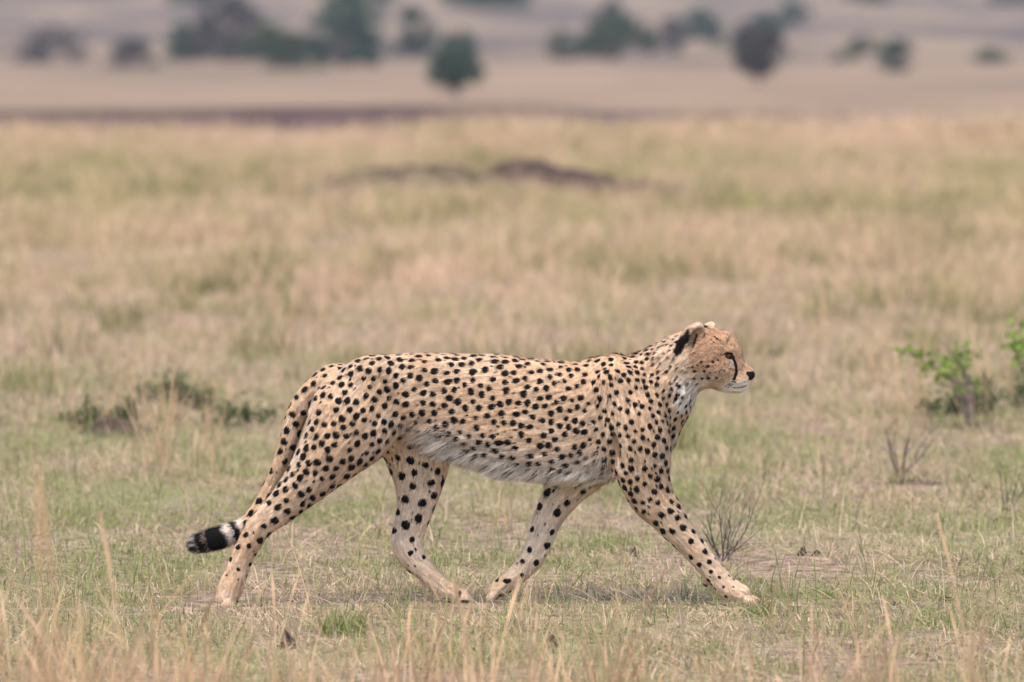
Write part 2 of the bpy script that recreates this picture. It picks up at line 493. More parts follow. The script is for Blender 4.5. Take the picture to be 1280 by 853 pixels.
# dark marks of the face, as signed values (positive = dark)
def seg_mark(pts, w):
    m = np.full(len(V), -9.0)
    for i in range(len(pts) - 1):
        p, q = np.array(pts[i], float), np.array(pts[i + 1], float)
        d = q - p; t = np.clip(((X_ - p[0]) * d[0] + (R_ - p[1]) * d[1]) / (d @ d), 0, 1)
        ww = w[i] + t * (w[i + 1] - w[i])
        m = np.maximum(m, ww - np.hypot(X_ - p[0] - t * d[0], R_ - p[1] - t * d[1]))
    return m
side = np.abs(Y_) > 3.5
spot = np.full(len(V), -6.0)
headside = (X_ > 838) & (R_ < 505)
def put_mark(m, cond): spot[cond] = np.maximum(spot[cond], m[cond])
put_mark(seg_mark([(915.5, 445), (918.5, 452), (920.5, 460), (920, 467), (917.5, 474)], [2.4, 1.7, 1.7, 2.0, 2.4]), side & headside)
put_mark(seg_mark([(902.5, 443.5), (908, 440.5), (914.5, 442)], [0.7, 1.2, 1.8]), side & headside)
put_mark(seg_mark([(905, 446), (911, 448.6), (916, 446)], [0.5, 0.9, 1.6]), side & headside)
put_mark(seg_mark([(936, 466.5), (940, 468.5), (938.5, 473.5)], [3.2, 4.4, 2.6]), X_ > 931.5)         # nose
put_mark(seg_mark([(906, 483.2), (913, 478.8), (918, 474.5)], [0.5, 1.3, 0.7]), side & headside)           # whisker rows
put_mark(seg_mark([(909, 485), (915, 480.8), (920, 477)], [0.4, 1.0, 0.5]), side & headside)
put_mark(seg_mark([(917, 483), (925, 480.5), (931, 477)], [0.2, 0.5, 0.4]), side & headside)
put_mark(seg_mark([(934, 482.2), (926, 484.2), (914, 484.6)], [0.5, 0.7, 0.3]), side & headside)             # lips
# black backs of the ears
put_mark(seg_mark([(847, 438), (852, 428), (858, 418), (861.5, 411)], [4.4, 6.0, 4.4, 1.6]) + 3 * (fbm(X_ * .35, R_ * .35, 91) - .5), (Y_ < -6) & (X_ < 868))
put_mark(seg_mark([(884, 409.5), (877, 408)], [2.2, 1.6]), (Y_ > 2) & headside)
put_mark(seg_mark([(871, 417), (868, 428), (866, 434)], [1.4, 1.8, .8]) + 2 * (fbm(X_ * .5, R_ * .5, 92) - .6), (Y_ < -10))  # dark stroke down the inside of the near ear
FACE = [(891, 451, 1.8), (897.5, 449, 1.6), (885, 457.5, 2.3), (892, 460, .9), (880, 462.5, 1.9), (887.5, 465, 1.6), (894, 464.5, 1.4), (899, 464, 1.1), (886, 472, 1.6),
        (895.5, 471.5, 1.5), (877.5, 472, 1.7), (868, 472, 2.0), (871.5, 479, 1.5), (868, 463, 2.0), (858, 464, 2.0), (866, 457.5, 1.6), (871.5, 456, 1.5), (877, 451, 1.2), (859, 478, 1.8),
        (848, 481, 2.8), (847, 492, 2.9), (853, 495.5, 2.6), (893, 420, 1.3), (896, 423, 1.0), (889, 424.5, .9), (892, 427, .9), (910, 425, 1.5), (914, 430, 1.3), (901.5, 461, .8), (902, 474, .8),
        (898, 456, .8), (893.5, 456, .7), (905, 462, .7), (900, 468, .9), (904, 469, .8), (856, 455, 1.3), (861, 458, 1.2), (853, 462, 1.5), (874, 462, 1.0), (884, 469, .9), (878, 457, .9), (882, 438, .7), (888, 434, .7), (893, 440, .6), (879, 446, .7), (898, 433, .6), (905, 430, .7), (886, 443, .6), (872, 447, .8), (900, 425, .8)]
for (fx, fr, r) in FACE:
    put_mark(1.0 * r - np.hypot((X_ - fx) / 1.25, (R_ - fr) / 0.95), (np.abs(Y_) > 6) & headside)
# pads and claws of the lifted feet; front paw's fold shade painted dark
for (fx, fr, ra, rb) in ((556, 755, 8, 4.2), (580, 757, 6, 4.5), (574, 746, 2.2, 5), (634, 729, 5.5, 3.2), (621, 726, 3, 5), (640, 744, 3.5, 2.5), (626, 748, 3, 2.5), (876, 731, 3, 3.5), (937, 755, 2.4, 5.5), (927, 759.5, 9, 1.6), (274, 722, 1.6, 3)):
    put_mark(4 * (1 - np.hypot((X_ - fx) / ra, (R_ - fr) / rb)), np.ones(len(V), bool) & ((Y_ > 0) if 540 < fx < 660 else (Y_ < 0)))
for (cx_, y0, r0, dirx) in ((936, -35, 744, 1),):  # dark lines between the front toes paint in the shade of their gaps
    for f in (-1, 0, 1):
        put_mark(np.minimum(1.0 - np.abs(Y_ - (y0 + f * 8.0)) * 1.1, (X_ - cx_) * .4), (X_ > cx_) & (R_ > r0) & (Y_ < 0) & (np.abs(Y_ - y0) < 18) & (R_ > 744))
for (fx, fr, ra, rb) in ((953.5, 756, 2.2, 1.8), (946, 758.5, 2.4, 1.5), (281, 761.5, 2.2, 2), (290, 760, 1.8, 2.2), (297, 752, 1.4, 4.5)):
    put_mark(3 * (1 - np.hypot((X_ - fx) / ra, (R_ - fr) / rb)), Y_ < 0)
# tail end rings
ta = ARC['tail']; tw = (Wt['tail'] > .45) & (X_ < 330) & (R_ > 640)
def ring(a0, a1):
    jit = (nz2 - .5) * .02
    put_mark(170 * ((a1 - a0) / 2 - np.abs(ta + jit - (a0 + a1) / 2)), tw)
xs_t = CHR['tail'][:, 0]; arc_t = np.linspace(0, 1, len(xs_t))
def arc_of_x(x): return float(np.interp(-x, -xs_t, arc_t))
ring(arc_of_x(300), arc_of_x(291.5)); ring(arc_of_x(283.5), arc_of_x(258.5)); ring(arc_of_x(256.5), arc_of_x(243.5))
tm = tw.astype(float)
col = lerp(col, WHITE, 0.9 * tm * sst(-X_, -306, -298))
col = lerp(col, np.array((0.34, 0.22, 0.16)), 0.75 * tm * sst(-np.abs(X_ - 257), -5, -1))
col = lerp(col, np.array((0.62, 0.58, 0.58)), 0.8 * tm * sst(-X_, -244.5, -241))
col = lerp(col, np.array((0.30, 0.20, 0.13)), 0.6 * (sst(-np.hypot(X_ - 866, R_ - 432), -7, -2)) * (Y_ < -14))

mot = fbm(X_ * .62 + Y_ * .2, R_ * .62, 77, 3)
col *= (1 - .55 * sst(mot, .46, .70) * np.clip(hm, 0, 1) * sst(R_, 482, 470))[:, None]
col *= (1 + .16 * (fbm(X_ * .10, R_ * .28 + Y_ * .1, 78) - .5) * 2 * (1 - hm))[:, None]
rim = (np.abs(Y_) > 10) & (R_ < 425) & (X_ > 858) & (X_ < 900)
col = lerp(col, PALE, .8 * rim * sst(R_, 412, 405))
col = lerp(col, PALE * 1.1, .8 * (Y_ > 8) * sst(X_, 886, 893) * (R_ < 415))
# spacing and size of the spots over the body
ones = np.ones(len(V))
def reg(vals, default):
    t = sum(Wt[k] * vals.get(k, default) for k in Wt)
    return t
hn, fn_, hf, ff, tl = (ARC[k] for k in ('hind_near', 'fore_near', 'hind_far', 'fore_far', 'tail'))
sz = (Wt['torso'] * np.interp(X_, [430, 520, 650, 760, 800], [4.2, 4.5, 4.3, 3.7, 3.4]) + Wt['neck'] * np.interp(X_, [780, 810, 830, 850], [3.5, 2.9, 2.4, 2.2])
      + Wt['hind_near'] * np.interp(hn, [0, .3, .5, .62, .75, .9, 1], [4.3, 4.3, 4.7, 4.2, 3.0, 2.0, 1.5])
      + Wt['fore_near'] * np.interp(fn_, [0, .2, .4, .6, .75, .85, 1], [3.6, 3.7, 4.0, 4.5, 3.8, 2.6, 1.6])
      + Wt['hind_far'] * np.interp(hf, [0, .3, .5, .65, .8, 1], [5, 5.2, 5.4, 3.4, 2, 1.5]) + Wt['fore_far'] * np.interp(ff, [0, .4, .7, 1], [5.2, 5.0, 4.0, 2.5])
      + Wt['tail'] * np.interp(tl, [0, .2, .5, 1], [3.6, 4.4, 4.6, 3.5]) + head_w * 1.5)
gap = sz * 2.0 + Wt['torso'] * 3.7 + Wt['neck'] * 3.0 + Wt['hind_near'] * np.interp(hn, [0, .4, .6, .8], [3.5, 3.8, 7.0, 12]) + Wt['fore_near'] * np.interp(fn_, [0, .4, .6, .8, 1], [3.2, 3.6, 6.2, 7.0, 12]) \
      + Wt['hind_far'] * np.interp(hf, [0, .3, .6, .8], [8, 8, 11, 18]) + Wt['fore_far'] * np.interp(ff, [0, .6, 1], [9, 11, 14]) + Wt['tail'] * 6 + head_w * 4
skip = ((X_ > 846) & (R_ < 500)) | ((X_ < 305) & (tw)) | (Wt['hind_near'] * (hn > .86) > .3) | (Wt['fore_near'] * (fn_ > .93) > .3) | (Wt['hind_far'] * (hf > .72) > .3) | (Wt['fore_far'] * (ff > .86) > .3)
blur_sp = np.clip(belly, 0, 1)
sz = sz * .92; gap = gap * .93
def sow(sz, gap, skip, prob, seed, shape=(1.04, 0.98)):
    r2 = np.random.default_rng(seed)
    free = ~skip.copy()
    score = 5 + r2.random(len(V)) * .2
    jit = r2.uniform(0, .22, len(V))
    while free.any():
        fi = np.nonzero(free)[0]
        c = fi[np.argmin(score[fi] + jit[fi])]        # pack close to the spots already there
        d = V - V[c]
        m = (np.abs(d[:, 0]) < 40) & (np.abs(d[:, 2]) < 40) & (np.abs(d[:, 1]) < 40)
        mi = np.nonzero(m)[0]
        dm = d[mi]; dist = np.sqrt((dm ** 2).sum(1))
        score[mi] = np.minimum(score[mi], dist / gap[c])
        free[mi[dist < gap[c] * r2.uniform(.92, 1.08)]] = False
        if r2.random() > prob: continue
        t = flow[c]; n = NR[c]; b = np.cross(n, t)
        al = dm @ t; be = dm @ b; nn = dm @ n
        s0 = sz[c] * r2.uniform(.86, 1.22)
        th = np.arctan2(be, al); p1, p2 = r2.uniform(0, 6.28, 2)
        el = r2.uniform(.92, 1.12)
        rad = np.hypot(al / (shape[0] * el), be / (shape[1] / el * 1.02)) / (1 + .05 * np.sin(2 * th + p1) + .04 * np.sin(3 * th + p2))
        val = s0 - rad - np.maximum(np.abs(nn) - 6, 0)
        spot[mi] = np.maximum(spot[mi], val)
sow(sz, gap, skip, 0.97, 3)
skip2 = skip | (spot > -2.7) | (belly > .5)
sow(ones * 1.5 * (1 - .3 * Wt['neck']), ones * 9.0, skip2, 0.22, 5, (1.3, .85))
spot -= 0.35 * blur_sp                       # spots on the white belly are thinner
# dark crest on the nape
crest = sst(-np.abs(Y_), -9, -2) * sst(X_, 725, 742) * sst(-X_, -835, -790) * (NR[:, 2] < -.5)
crest_noise = fbm(X_ * .22, Y_ * .35, 31)
spot = np.maximum(spot, np.where(crest > .3, (crest_noise - .60) * 14 * crest, -6))

def noise3(P, s):
    i = np.floor(P); f = P - i; f = f * f * (3 - 2 * f); t = 0
    for a in (0, 1):
        for b in (0, 1):
            for c in (0, 1):
                h = np.sin((i[:, 0] + a) * 127.1 + (i[:, 1] + b) * 311.7 + (i[:, 2] + c) * 74.7 + s) * 43758.5453
                h = h - np.floor(h)
                t = t + h * np.where(a, f[:, 0], 1 - f[:, 0]) * np.where(b, f[:, 1], 1 - f[:, 1]) * np.where(c, f[:, 2], 1 - f[:, 2])
    return t
def streaks(cell, length, s):
    t = sum(noise3((V + flow * o) / cell, s) for o in np.linspace(-length, length, 9)) / 9
    return (t - t.mean()) / t.std()
lic = streaks(1.7, 4.5, 3.0); lic2 = streaks(4.0, 12.0, 8.0)
shag = np.clip(belly + .5 * Wt['neck'], 0, 1)
col = col * np.clip(1 + .12 * lic + (.05 + .05 * shag) * lic2, .5, 1.5)[:, None]
spot = spot + .36 * lic * (spot > -3)
V = V + NR * (.22 * lic + (.25 + .40 * shag) * lic2 * (1 - head_w))[:, None]

def to_world(P):
    return np.stack([(P[:, 0] - 640) * U, P[:, 1] * U, (GROW - P[:, 2]) * U], 1)
def dir_world(D): return np.stack([D[:, 0], D[:, 1], -D[:, 2]], 1)

def coat_material(name, strand):
    n = NT(name)
    base = n.attr('base', 'Color'); sp = n.attr('spot')
    co = n.obj()
    w1 = n.noise(co, 420, 2)
    w2 = n.noise(n.vmul(co, (1, 1, 1)), 150, 3)
    s = n.math('ADD', sp, n.math('MULTIPLY', n.math('SUBTRACT', w2, 0.5), 0.9))
    f = n.ramp(s, -0.55, 0.75) if not strand else n.ramp(sp, -0.6, 0.6)
    b2 = n.mix(n.ramp(w1, .25, .75), n.mix(0.28, base, (0.22, 0.12, 0.06)), n.mix(0.12, base, (0.9, .82, .74)))
    c = n.mix(f, b2, n.mix(w1, (0.006, 0.005, 0.005), (0.016, 0.012, 0.010)))
    if strand:
        r = n.attr('srnd')
        c = n.mix(n.ramp(r, 0.1, 1.0), n.vmul(c, (1.18, 1.2, 1.22)), n.vmul(c, (.66, .60, .54)))
        c = n.mix(f, c, (0.006, 0.005, 0.005))
    b = n.bsdf(c, 0.8, 0.07, None if strand else n.bump(w1, 0.35, 0.004))
    return n.done(b)
M_COAT = coat_material('coat', False)
M_HAIR = coat_material('coat_hair', True)

cheetah = bpy.data.objects.new('cheetah', None)
COL.objects.link(cheetah)
cheetah.location = (0, D0, 0)
tag(cheetah, 'spotted cheetah striding across the short grass with its tail held low', 'cheetah')
me = mesh_np('cheetah_body', to_world(V), Q[:, ::-1], True, [M_COAT])
fattr(me, 'base', np.c_[col, np.ones(len(V))], 'FLOAT_COLOR')
fattr(me, 'spot', spot)
body = add_obj('body', me, cheetah)
# orient faces outwards
_n = np.empty(len(me.vertices) * 3, np.float32); me.vertices.foreach_get('normal', _n)
if (_n.reshape(-1, 3) * dir_world(NR)).sum(1).mean() < 0: me.flip_normals()

# ---- eyes
def uvsphere(r, nu=20, nv=12):
    vs_, fs = [], []
    for j in range(nv + 1):
        a = math.pi * j / nv
        for i in range(nu):
            t = 2 * math.pi * i / nu
            vs_.append((r * math.sin(a) * math.cos(t), r * math.cos(a), r * math.sin(a) * math.sin(t)))
    for j in range(nv):
        for i in range(nu):
            fs.append((j * nu + i, j * nu + (i + 1) % nu, (j + 1) * nu + (i + 1) % nu, (j + 1) * nu + i))
    return np.array(vs_), np.array(fs)
n = NT('eye'); co = n.obj()
ln = n.n('ShaderNodeVectorMath', operation='LENGTH'); n.set(ln.inputs[0], n.vmul(co, (1, 0, 1)))
M_EYE = n.done(n.bsdf(n.mix(n.ramp(ln.outputs['Value'], 0.0036, 0.0048), (0.004, 0.003, 0.003), (0.07, 0.028, 0.010)), 0.16, 0.35))  # iris coloured darker to stand for the upper lid's shadow
ev, ef = uvsphere(4.6 * U)
eye_me = mesh_np('eye', ev, ef, True, [M_EYE])
for sd in (-1, 1):
    e = add_obj('eye', eye_me, cheetah)
    p = to_world(np.array([[910.6, 15.2 * sd, 444.4]]))[0]
    e.location = p; e.rotation_euler = (0, 0, math.radians(28) * (-1 if sd < 0 else 1) * -1)

# ---- short coat hair, as thin blades rooted in the skin
def grow_hair(count, dens, length, lift, width, seed, jitter=.22, droop=None):
    r2 = np.random.default_rng(seed)
    T = np.vstack([Q[:, [0, 1, 2]], Q[:, [0, 2, 3]]])
    A = np.linalg.norm(np.cross(V[T[:, 1]] - V[T[:, 0]], V[T[:, 2]] - V[T[:, 0]]), axis=1) * dens[T].mean(1)
    pick = np.searchsorted(np.cumsum(A) / A.sum(), r2.random(count)); pick = np.clip(pick, 0, len(T) - 1)
    t = T[pick]; w = r2.dirichlet((1, 1, 1), count)
    def it(a): return (a[t] * (w[:, :, None] if a.ndim == 2 else w)).sum(1)
    P = it(V); N = it(NR); N /= np.linalg.norm(N, axis=1, keepdims=True) + 1e-9
    Fd = it(flow) + r2.normal(0, jitter, (count, 3)); L = it(length) * r2.uniform(.6, 1.3, count)
    li = it(lift) * r2.uniform(.6, 1.4, count)
    Fd -= (Fd * N).sum(1, keepdims=True) * N
    Fd /= np.linalg.norm(Fd, axis=1, keepdims=True) + 1e-6
    S = np.cross(Fd, N)
    if droop is not None:      # a hanging fringe shows its flat to the side
        N2 = N + np.stack([0 * N[:, 0], 2.0 * np.sign(P[:, 1]), 0 * N[:, 0]], 1); N2 /= np.linalg.norm(N2, axis=1, keepdims=True)
    wd = width * r2.uniform(.7, 1.3, count)[:, None]
    d1 = Fd * np.cos(li)[:, None] + N * np.sin(li)[:, None]
    d2 = Fd * np.cos(li * .35)[:, None] + N * np.sin(li * .35)[:, None]
    if droop is not None:
        dr = it(droop)[:, None]
        d2 = d2 + dr * np.array([-.25, 0, 1.0]); d2 /= np.linalg.norm(d2, axis=1, keepdims=True)
        d1 = d1 + dr * .6 * np.array([-.2, 0, 1.0]); d1 /= np.linalg.norm(d1, axis=1, keepdims=True)
    if droop is not None:
        S = np.cross(d2, N2); S /= np.linalg.norm(S, axis=1, keepdims=True) + 1e-6
    P0 = P - N * .3
    m = P0 + d1 * (L * .5)[:, None]; tip = m + d2 * (L * .5)[:, None]
    VV = np.stack([P0 - S * wd, P0 + S * wd, m - S * wd * .7, m + S * wd * .7, tip], 1).reshape(-1, 3)
    i = np.arange(count)[:, None] * 5
    FF = np.concatenate([i + [0, 3, 1], i + [0, 2, 3], i + [2, 4, 3]], 1).reshape(-1, 3)
    Nn = np.repeat(N * .9 + .1 * d1 if droop is None else N2, 5, 0)
    bc = np.repeat(it(col), 5, 0); sp = np.repeat(it(spot) if droop is None else np.where(r2.random(count) < .5, it(spot), -6.0), 5); rr = np.repeat(r2.random(count), 5)
    return VV, FF, Nn, bc, sp, rr

lenf = 4.0 * ones
lenf = lenf + 3.0 * belly + 1.5 * Wt['neck'] * sst(X_, 800, 835)
lenf *= 1 - .45 * head_w
lenf *= 1 - .4 * np.clip(Wt['hind_near'] * sst(hn, .5, .8) + Wt['hind_far'] * sst(hf, .4, .6) + Wt['fore_near'] * sst(fn_, .5, .8) + Wt['fore_far'] * sst(ff, .3, .6), 0, 1)
lenf *= np.where((X_ > 905) & (R_ < 500), .55, 1)
lenf *= np.where((X_ > 930) & (R_ < 500), .35, 1)
tuft = tw * sst(-X_, -310, -290)
lenf = lenf + 3.5 * tuft
liftf = .47 * ones + .15 * belly + .12 * tuft
dens = ones * (1 + .8 * head_w)
nh = 40000 if QUICK == 'cheetah_q' else 230000
parts = [grow_hair(nh, dens, lenf, liftf, .27, 11)]
# long pale fringe of the belly and breast
under = sst(NR[:, 2], 0.25, .75) * np.clip(torso_w, 0, 1) * sst(rel, .91, 1.01) * sst(X_, 500, 535) * sst(-X_, -790, -765)
flank = np.exp(-((X_ - 520) / 26) ** 2 - ((R_ - 543) / 9) ** 2) * (np.abs(Y_) > 20)
arm = np.exp(-((X_ - 762) / 22) ** 2 - ((R_ - 582) / 16) ** 2) * torso_w
parts.append(grow_hair(24000, (under + .0001) * np.exp(.4 * lic2), ones * np.interp(X_, [500, 560, 600, 660, 720, 780], [12, 19, 17, 12, 10, 10]) * np.clip(1 + .22 * lic2, .5, 1.5), .5 * ones, .30, 12, .30, .9 * ones))
parts.append(grow_hair(3000, (flank + arm) * torso_w + 1e-5, ones * 9, .35 * ones, .24, 13, .35, .5 * ones))
# upright crest of the nape
crw = sst(-np.abs(Y_), -10, -2) * sst(X_, 715, 745) * sst(-X_, -848, -805) * (NR[:, 2] < -.3)
parts.append(grow_hair(1800, crw + 1e-6, ones * np.interp(X_, [715, 745, 790, 848], [4, 7, 6, 4]), .6 * ones, .22, 14, .4))
off = 0; Vs, Fs, Ns, Bs, Ss, Rs = [], [], [], [], [], []
for (VV, FF, Nn, bc, sp, rr) in parts:
    Vs.append(VV); Fs.append(FF + off); off += len(VV); Ns.append(Nn); Bs.append(bc); Ss.append(sp); Rs.append(rr)
hv = np.vstack(Vs); hme = mesh_np('coat_hair', to_world(hv), np.vstack(Fs), True, [M_HAIR])
fattr(hme, 'base', np.c_[np.vstack(Bs), np.ones(len(hv))], 'FLOAT_COLOR'); fattr(hme, 'spot', np.concatenate(Ss)); fattr(hme, 'srnd', np.concatenate(Rs))
hn_w = dir_world(np.vstack(Ns)); hn_w /= np.linalg.norm(hn_w, axis=1, keepdims=True)
if len(hme.vertices) == len(hv):
    try:
        fattr(hme, 'custom_normal', hn_w, 'FLOAT_VECTOR')
        print('NORMALS', hme.has_custom_normals, hme.corner_normals[0].vector, hn_w[hme.loops[0].vertex_index])
    except Exception as ex:
        print('normals', ex)
fur = add_obj('fur', hme, cheetah)
fur['kind'] = 'stuff'
# whiskers, one by one
n = NT('whisker'); M_WH = n.done(n.bsdf((.8, .77, .72), .5))
for sd in (-1, 1):
    for k in range(6):
        p = np.array([920 + 1.5 * (k % 3), 12.0 * sd, 473.5 + 2.2 * (k // 3)])
        dirv = np.array([-.80 + .14 * (k % 3), .45 * sd, .10 + .16 * (k // 3)]); L = 24 - 2 * (k % 3)
        wv = []
        for t_, w_ in zip((0, .35, .7, 1), (.22, .18, .12, .03)):
            q = p + dirv * L * t_ + np.array([0, 0, .30]) * L * t_ * t_
            wv += [q - np.array([.1, 0, .5]) * w_, q + np.array([.1, 0, .5]) * w_]
        add_obj('whisker', mesh_np('whisker', to_world(np.array(wv)), np.array([(2 * q, 2 * q + 1, 2 * q + 3, 2 * q + 2) for q in range(3)]), True, [M_WH]), cheetah)
#@@SETTING
# ------------------------------------------------------------------ ground
ys = np.concatenate([np.arange(-40, 12, 4), np.arange(12, 46, 0.14), np.arange(46, 96, .5), np.arange(96, 118, .25), np.arange(118, 260, 3), 260 * (3200 / 260) ** np.linspace(0, 1, 90)])
cs = np.linspace(-1, 1, 181); cs = np.sign(cs) * (0.22 * np.abs(cs) + 0.78 * np.abs(cs) ** 3)
WX = 9 + 0.62 * np.clip(ys, 0, None)
GXX = cs[None, :] * WX[:, None]; GYY = np.repeat(ys[:, None], len(cs), 1)
GZZ = terrain(GXX, GYY)
gi = np.arange(len(ys) * len(cs)).reshape(len(ys), len(cs))
gq = np.stack([gi[:-1, :-1], gi[:-1, 1:], gi[1:, 1:], gi[1:, :-1]], -1).reshape(-1, 4)
n = NT('ground_soil'); p = n.pos()
sp_ = n.n('ShaderNodeSeparateXYZ'); n.set(sp_.inputs[0], p); yy = sp_.outputs['Y']
f1 = n.noise(p, 14, 5, .65); f2 = n.noise(n.vmul(p, (1.0, .45, 1)), .9, 4); f3 = n.noise(p, 60, 3, .6)
near = n.mix(n.ramp(f1, .40, .62), (0.095, 0.062, 0.052), (0.33, 0.24, 0.165))
near = n.mix(n.math('MULTIPLY', n.ramp(f2, .42, .66), .55), near, (0.18, 0.20, 0.075))
near = n.mix(n.math('MULTIPLY', n.ramp(f3, .45, .7), .5), near, (0.46, 0.345, 0.225))
g1 = n.noise(n.vmul(p, (.030, .016, .03)), 1, 5, .6); g2 = n.noise(n.vmul(p, (.12, .05, .1)), 1, 4, .6)
far = n.mix(n.ramp(g2, .3, .7), (0.195, 0.136, 0.088), (0.255, 0.178, 0.116))
far = n.mix(n.math('MULTIPLY', n.ramp(g1, .48, .66), .7), far, (0.130, 0.100, 0.066))
hill = n.mix(n.ramp(n.noise(n.vmul(p, (.05, .012, .03)), 1, 6, .65), .42, .58), (0.205, 0.148, 0.097), (0.082, 0.062, 0.054))
far = n.mix(n.ramp(yy, 430, 560), far, hill)
c = n.mix(n.ramp(yy, 95, 125), near, far)
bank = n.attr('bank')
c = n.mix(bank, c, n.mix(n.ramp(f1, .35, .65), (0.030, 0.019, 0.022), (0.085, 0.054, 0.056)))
M_GROUND = n.done(n.bsdf(c, .95, .05, n.bump(f1, .6, .03)))
gme = mesh_np('ground', np.stack([GXX, GYY, GZZ], -1).reshape(-1, 3), gq, True, [M_GROUND])
gx, gy = GXX.ravel(), GYY.ravel()
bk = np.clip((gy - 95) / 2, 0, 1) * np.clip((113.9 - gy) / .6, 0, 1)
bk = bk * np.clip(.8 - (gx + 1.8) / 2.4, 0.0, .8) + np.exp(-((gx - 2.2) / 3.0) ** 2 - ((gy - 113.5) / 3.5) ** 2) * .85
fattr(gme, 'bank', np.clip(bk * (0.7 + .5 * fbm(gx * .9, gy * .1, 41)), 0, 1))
ground = add_obj('ground', gme); ground['kind'] = 'structure'

# ------------------------------------------------------------------ grass
def blades(nb, rad, hmin, hmax, wid, lean, seed, head=0.0, seg=3, droop=.5, flat=0.0):
    r2 = np.random.default_rng(seed)
    vs_, fs, rn, tp = [], [], [], []
    for b in range(nb):
        a = r2.uniform(0, 6.283); rr = rad * math.sqrt(r2.random())
        x0, y0 = rr * math.cos(a), rr * math.sin(a)
        h = r2.uniform(hmin, hmax); th = r2.uniform(0, 6.283)
        ln = abs(r2.normal(0, lean)) + 0.04
        if r2.random() < flat: ln = r2.uniform(1.1, 1.5)
        dx, dy = math.cos(th), math.sin(th)
        sx, sy = -dy, dx
        if r2.random() < .5: sx, sy = math.cos(th + .9), math.sin(th + .9)
        b0 = len(vs_); P = np.array([x0, y0, 0.004]); ang = ln; w0 = wid * r2.uniform(.6, 1.35); cr = r2.random()
        hd = r2.random() < head
        for k in range(seg + 1):
            f = k / seg
            w = w0 * (1 - f ** 1.5) + .0002
            if hd: w = w0 * (.45 if f < .7 else 1.25 * (1 - abs(f - .85) / .2) + .1)
            vs_ += [(P[0] - sx * w, P[1] - sy * w, P[2]), (P[0] + sx * w, P[1] + sy * w, P[2])]
            rn += [cr, cr]; tp += [f, f]
            st = h / seg
            P = P + np.array([dx * math.sin(ang), dy * math.sin(ang), math.cos(ang)]) * st
            ang = min(ang + droop * r2.uniform(.2, 1.0) / seg * 1.5, 1.75)
            P[2] = max(P[2], .004)
        for k in range(seg): fs.append((b0 + 2 * k, b0 + 2 * k + 1, b0 + 2 * k + 3, b0 + 2 * k + 2))
    return np.array(vs_), np.array(fs), np.array(rn), np.array(tp)

def grass_material(name, straws, greens, thr, scale, trans=.3, ymix=None):
    n = NT(name); p = n.pos(); r = n.attr('brnd'); t = n.attr('tip'); o = n.rnd()
    pn = n.noise(n.vmul(p, (1, .42, 1)), scale, 4, .6); pn2 = n.noise(n.vmul(p, (1, .4, 1)), scale * 3.1, 3)
    g = n.math('ADD', n.math('ADD', n.math('MULTIPLY', pn, .9), n.math('MULTIPLY', pn2, .35)), n.math('ADD', n.math('MULTIPLY', r, .42), n.math('MULTIPLY', o, .16)))
    sy_ = n.n('ShaderNodeSeparateXYZ'); n.set(sy_.inputs[0], p)
    for (a_, b_, k_) in (ymix or []):
        g = n.math('ADD', g, n.math('MULTIPLY', n.ramp(sy_.outputs['Y'], a_, b_), k_))
    f = n.ramp(g, thr - .10, thr + .10)
    st = n.mix(n.ramp(n.noise(p, 40, 1), .35, .65), straws[0], straws[1])
    st = n.mix(n.ramp(o, .55, 1.0), st, straws[2])
    gr = n.mix(o, greens[0], greens[1])
    gr = n.mix(n.ramp(t, .5, 1.0), gr, n.mix(.5, gr, straws[0]))
    c = n.mix(f, st, gr)
    return n.done(n.leaf(c, trans))

STRAW = [(0.52, 0.40, 0.27), (0.40, 0.295, 0.195), (0.30, 0.205, 0.145)]
GREEN = [(0.14, 0.175, 0.055), (0.29, 0.305, 0.115)]
M_SHORT = grass_material('short_grass', [(0.66, 0.50, 0.345), (0.54, 0.39, 0.27), (0.27, 0.18, 0.14)], GREEN, .865, 1.1, ymix=[(33, 42, -.16)])
M_TALL = grass_material('tall_straw', [(0.69, 0.493, 0.325), (0.62, 0.418, 0.272), (0.52, 0.33, 0.217)], [(0.20, 0.215, 0.065), (0.36, 0.325, 0.12)], 1.0, .42, ymix=[(56, 63, .13), (78, 86, -.16)])
M_OLIVEG = grass_material('olive_grass', [(0.36, 0.29, 0.14), (0.28, 0.24, 0.11), (0.40, 0.31, 0.17)], [(0.11, 0.125, 0.04), (0.22, 0.22, 0.07)], .85, 1.5)
M_STALK = grass_material('dry_stalks', [(0.64, 0.445, 0.27), (0.56, 0.355, 0.205), (0.46, 0.27, 0.15)], [(0.30, 0.29, 0.11), (0.42, 0.37, 0.16)], 1.18, 2.0)
M_TUSS = grass_material('tussock', STRAW, [(0.12, 0.17, 0.04), (0.21, 0.26, 0.06)], .72, 3.0)

def blade_mesh(name, mat, *a, **k):
    v, f, r, t = blades(*a, **k)
    me = mesh_np(name, v, f, True, [mat]); fattr(me, 'brnd', r); fattr(me, 'tip', t)
    return me

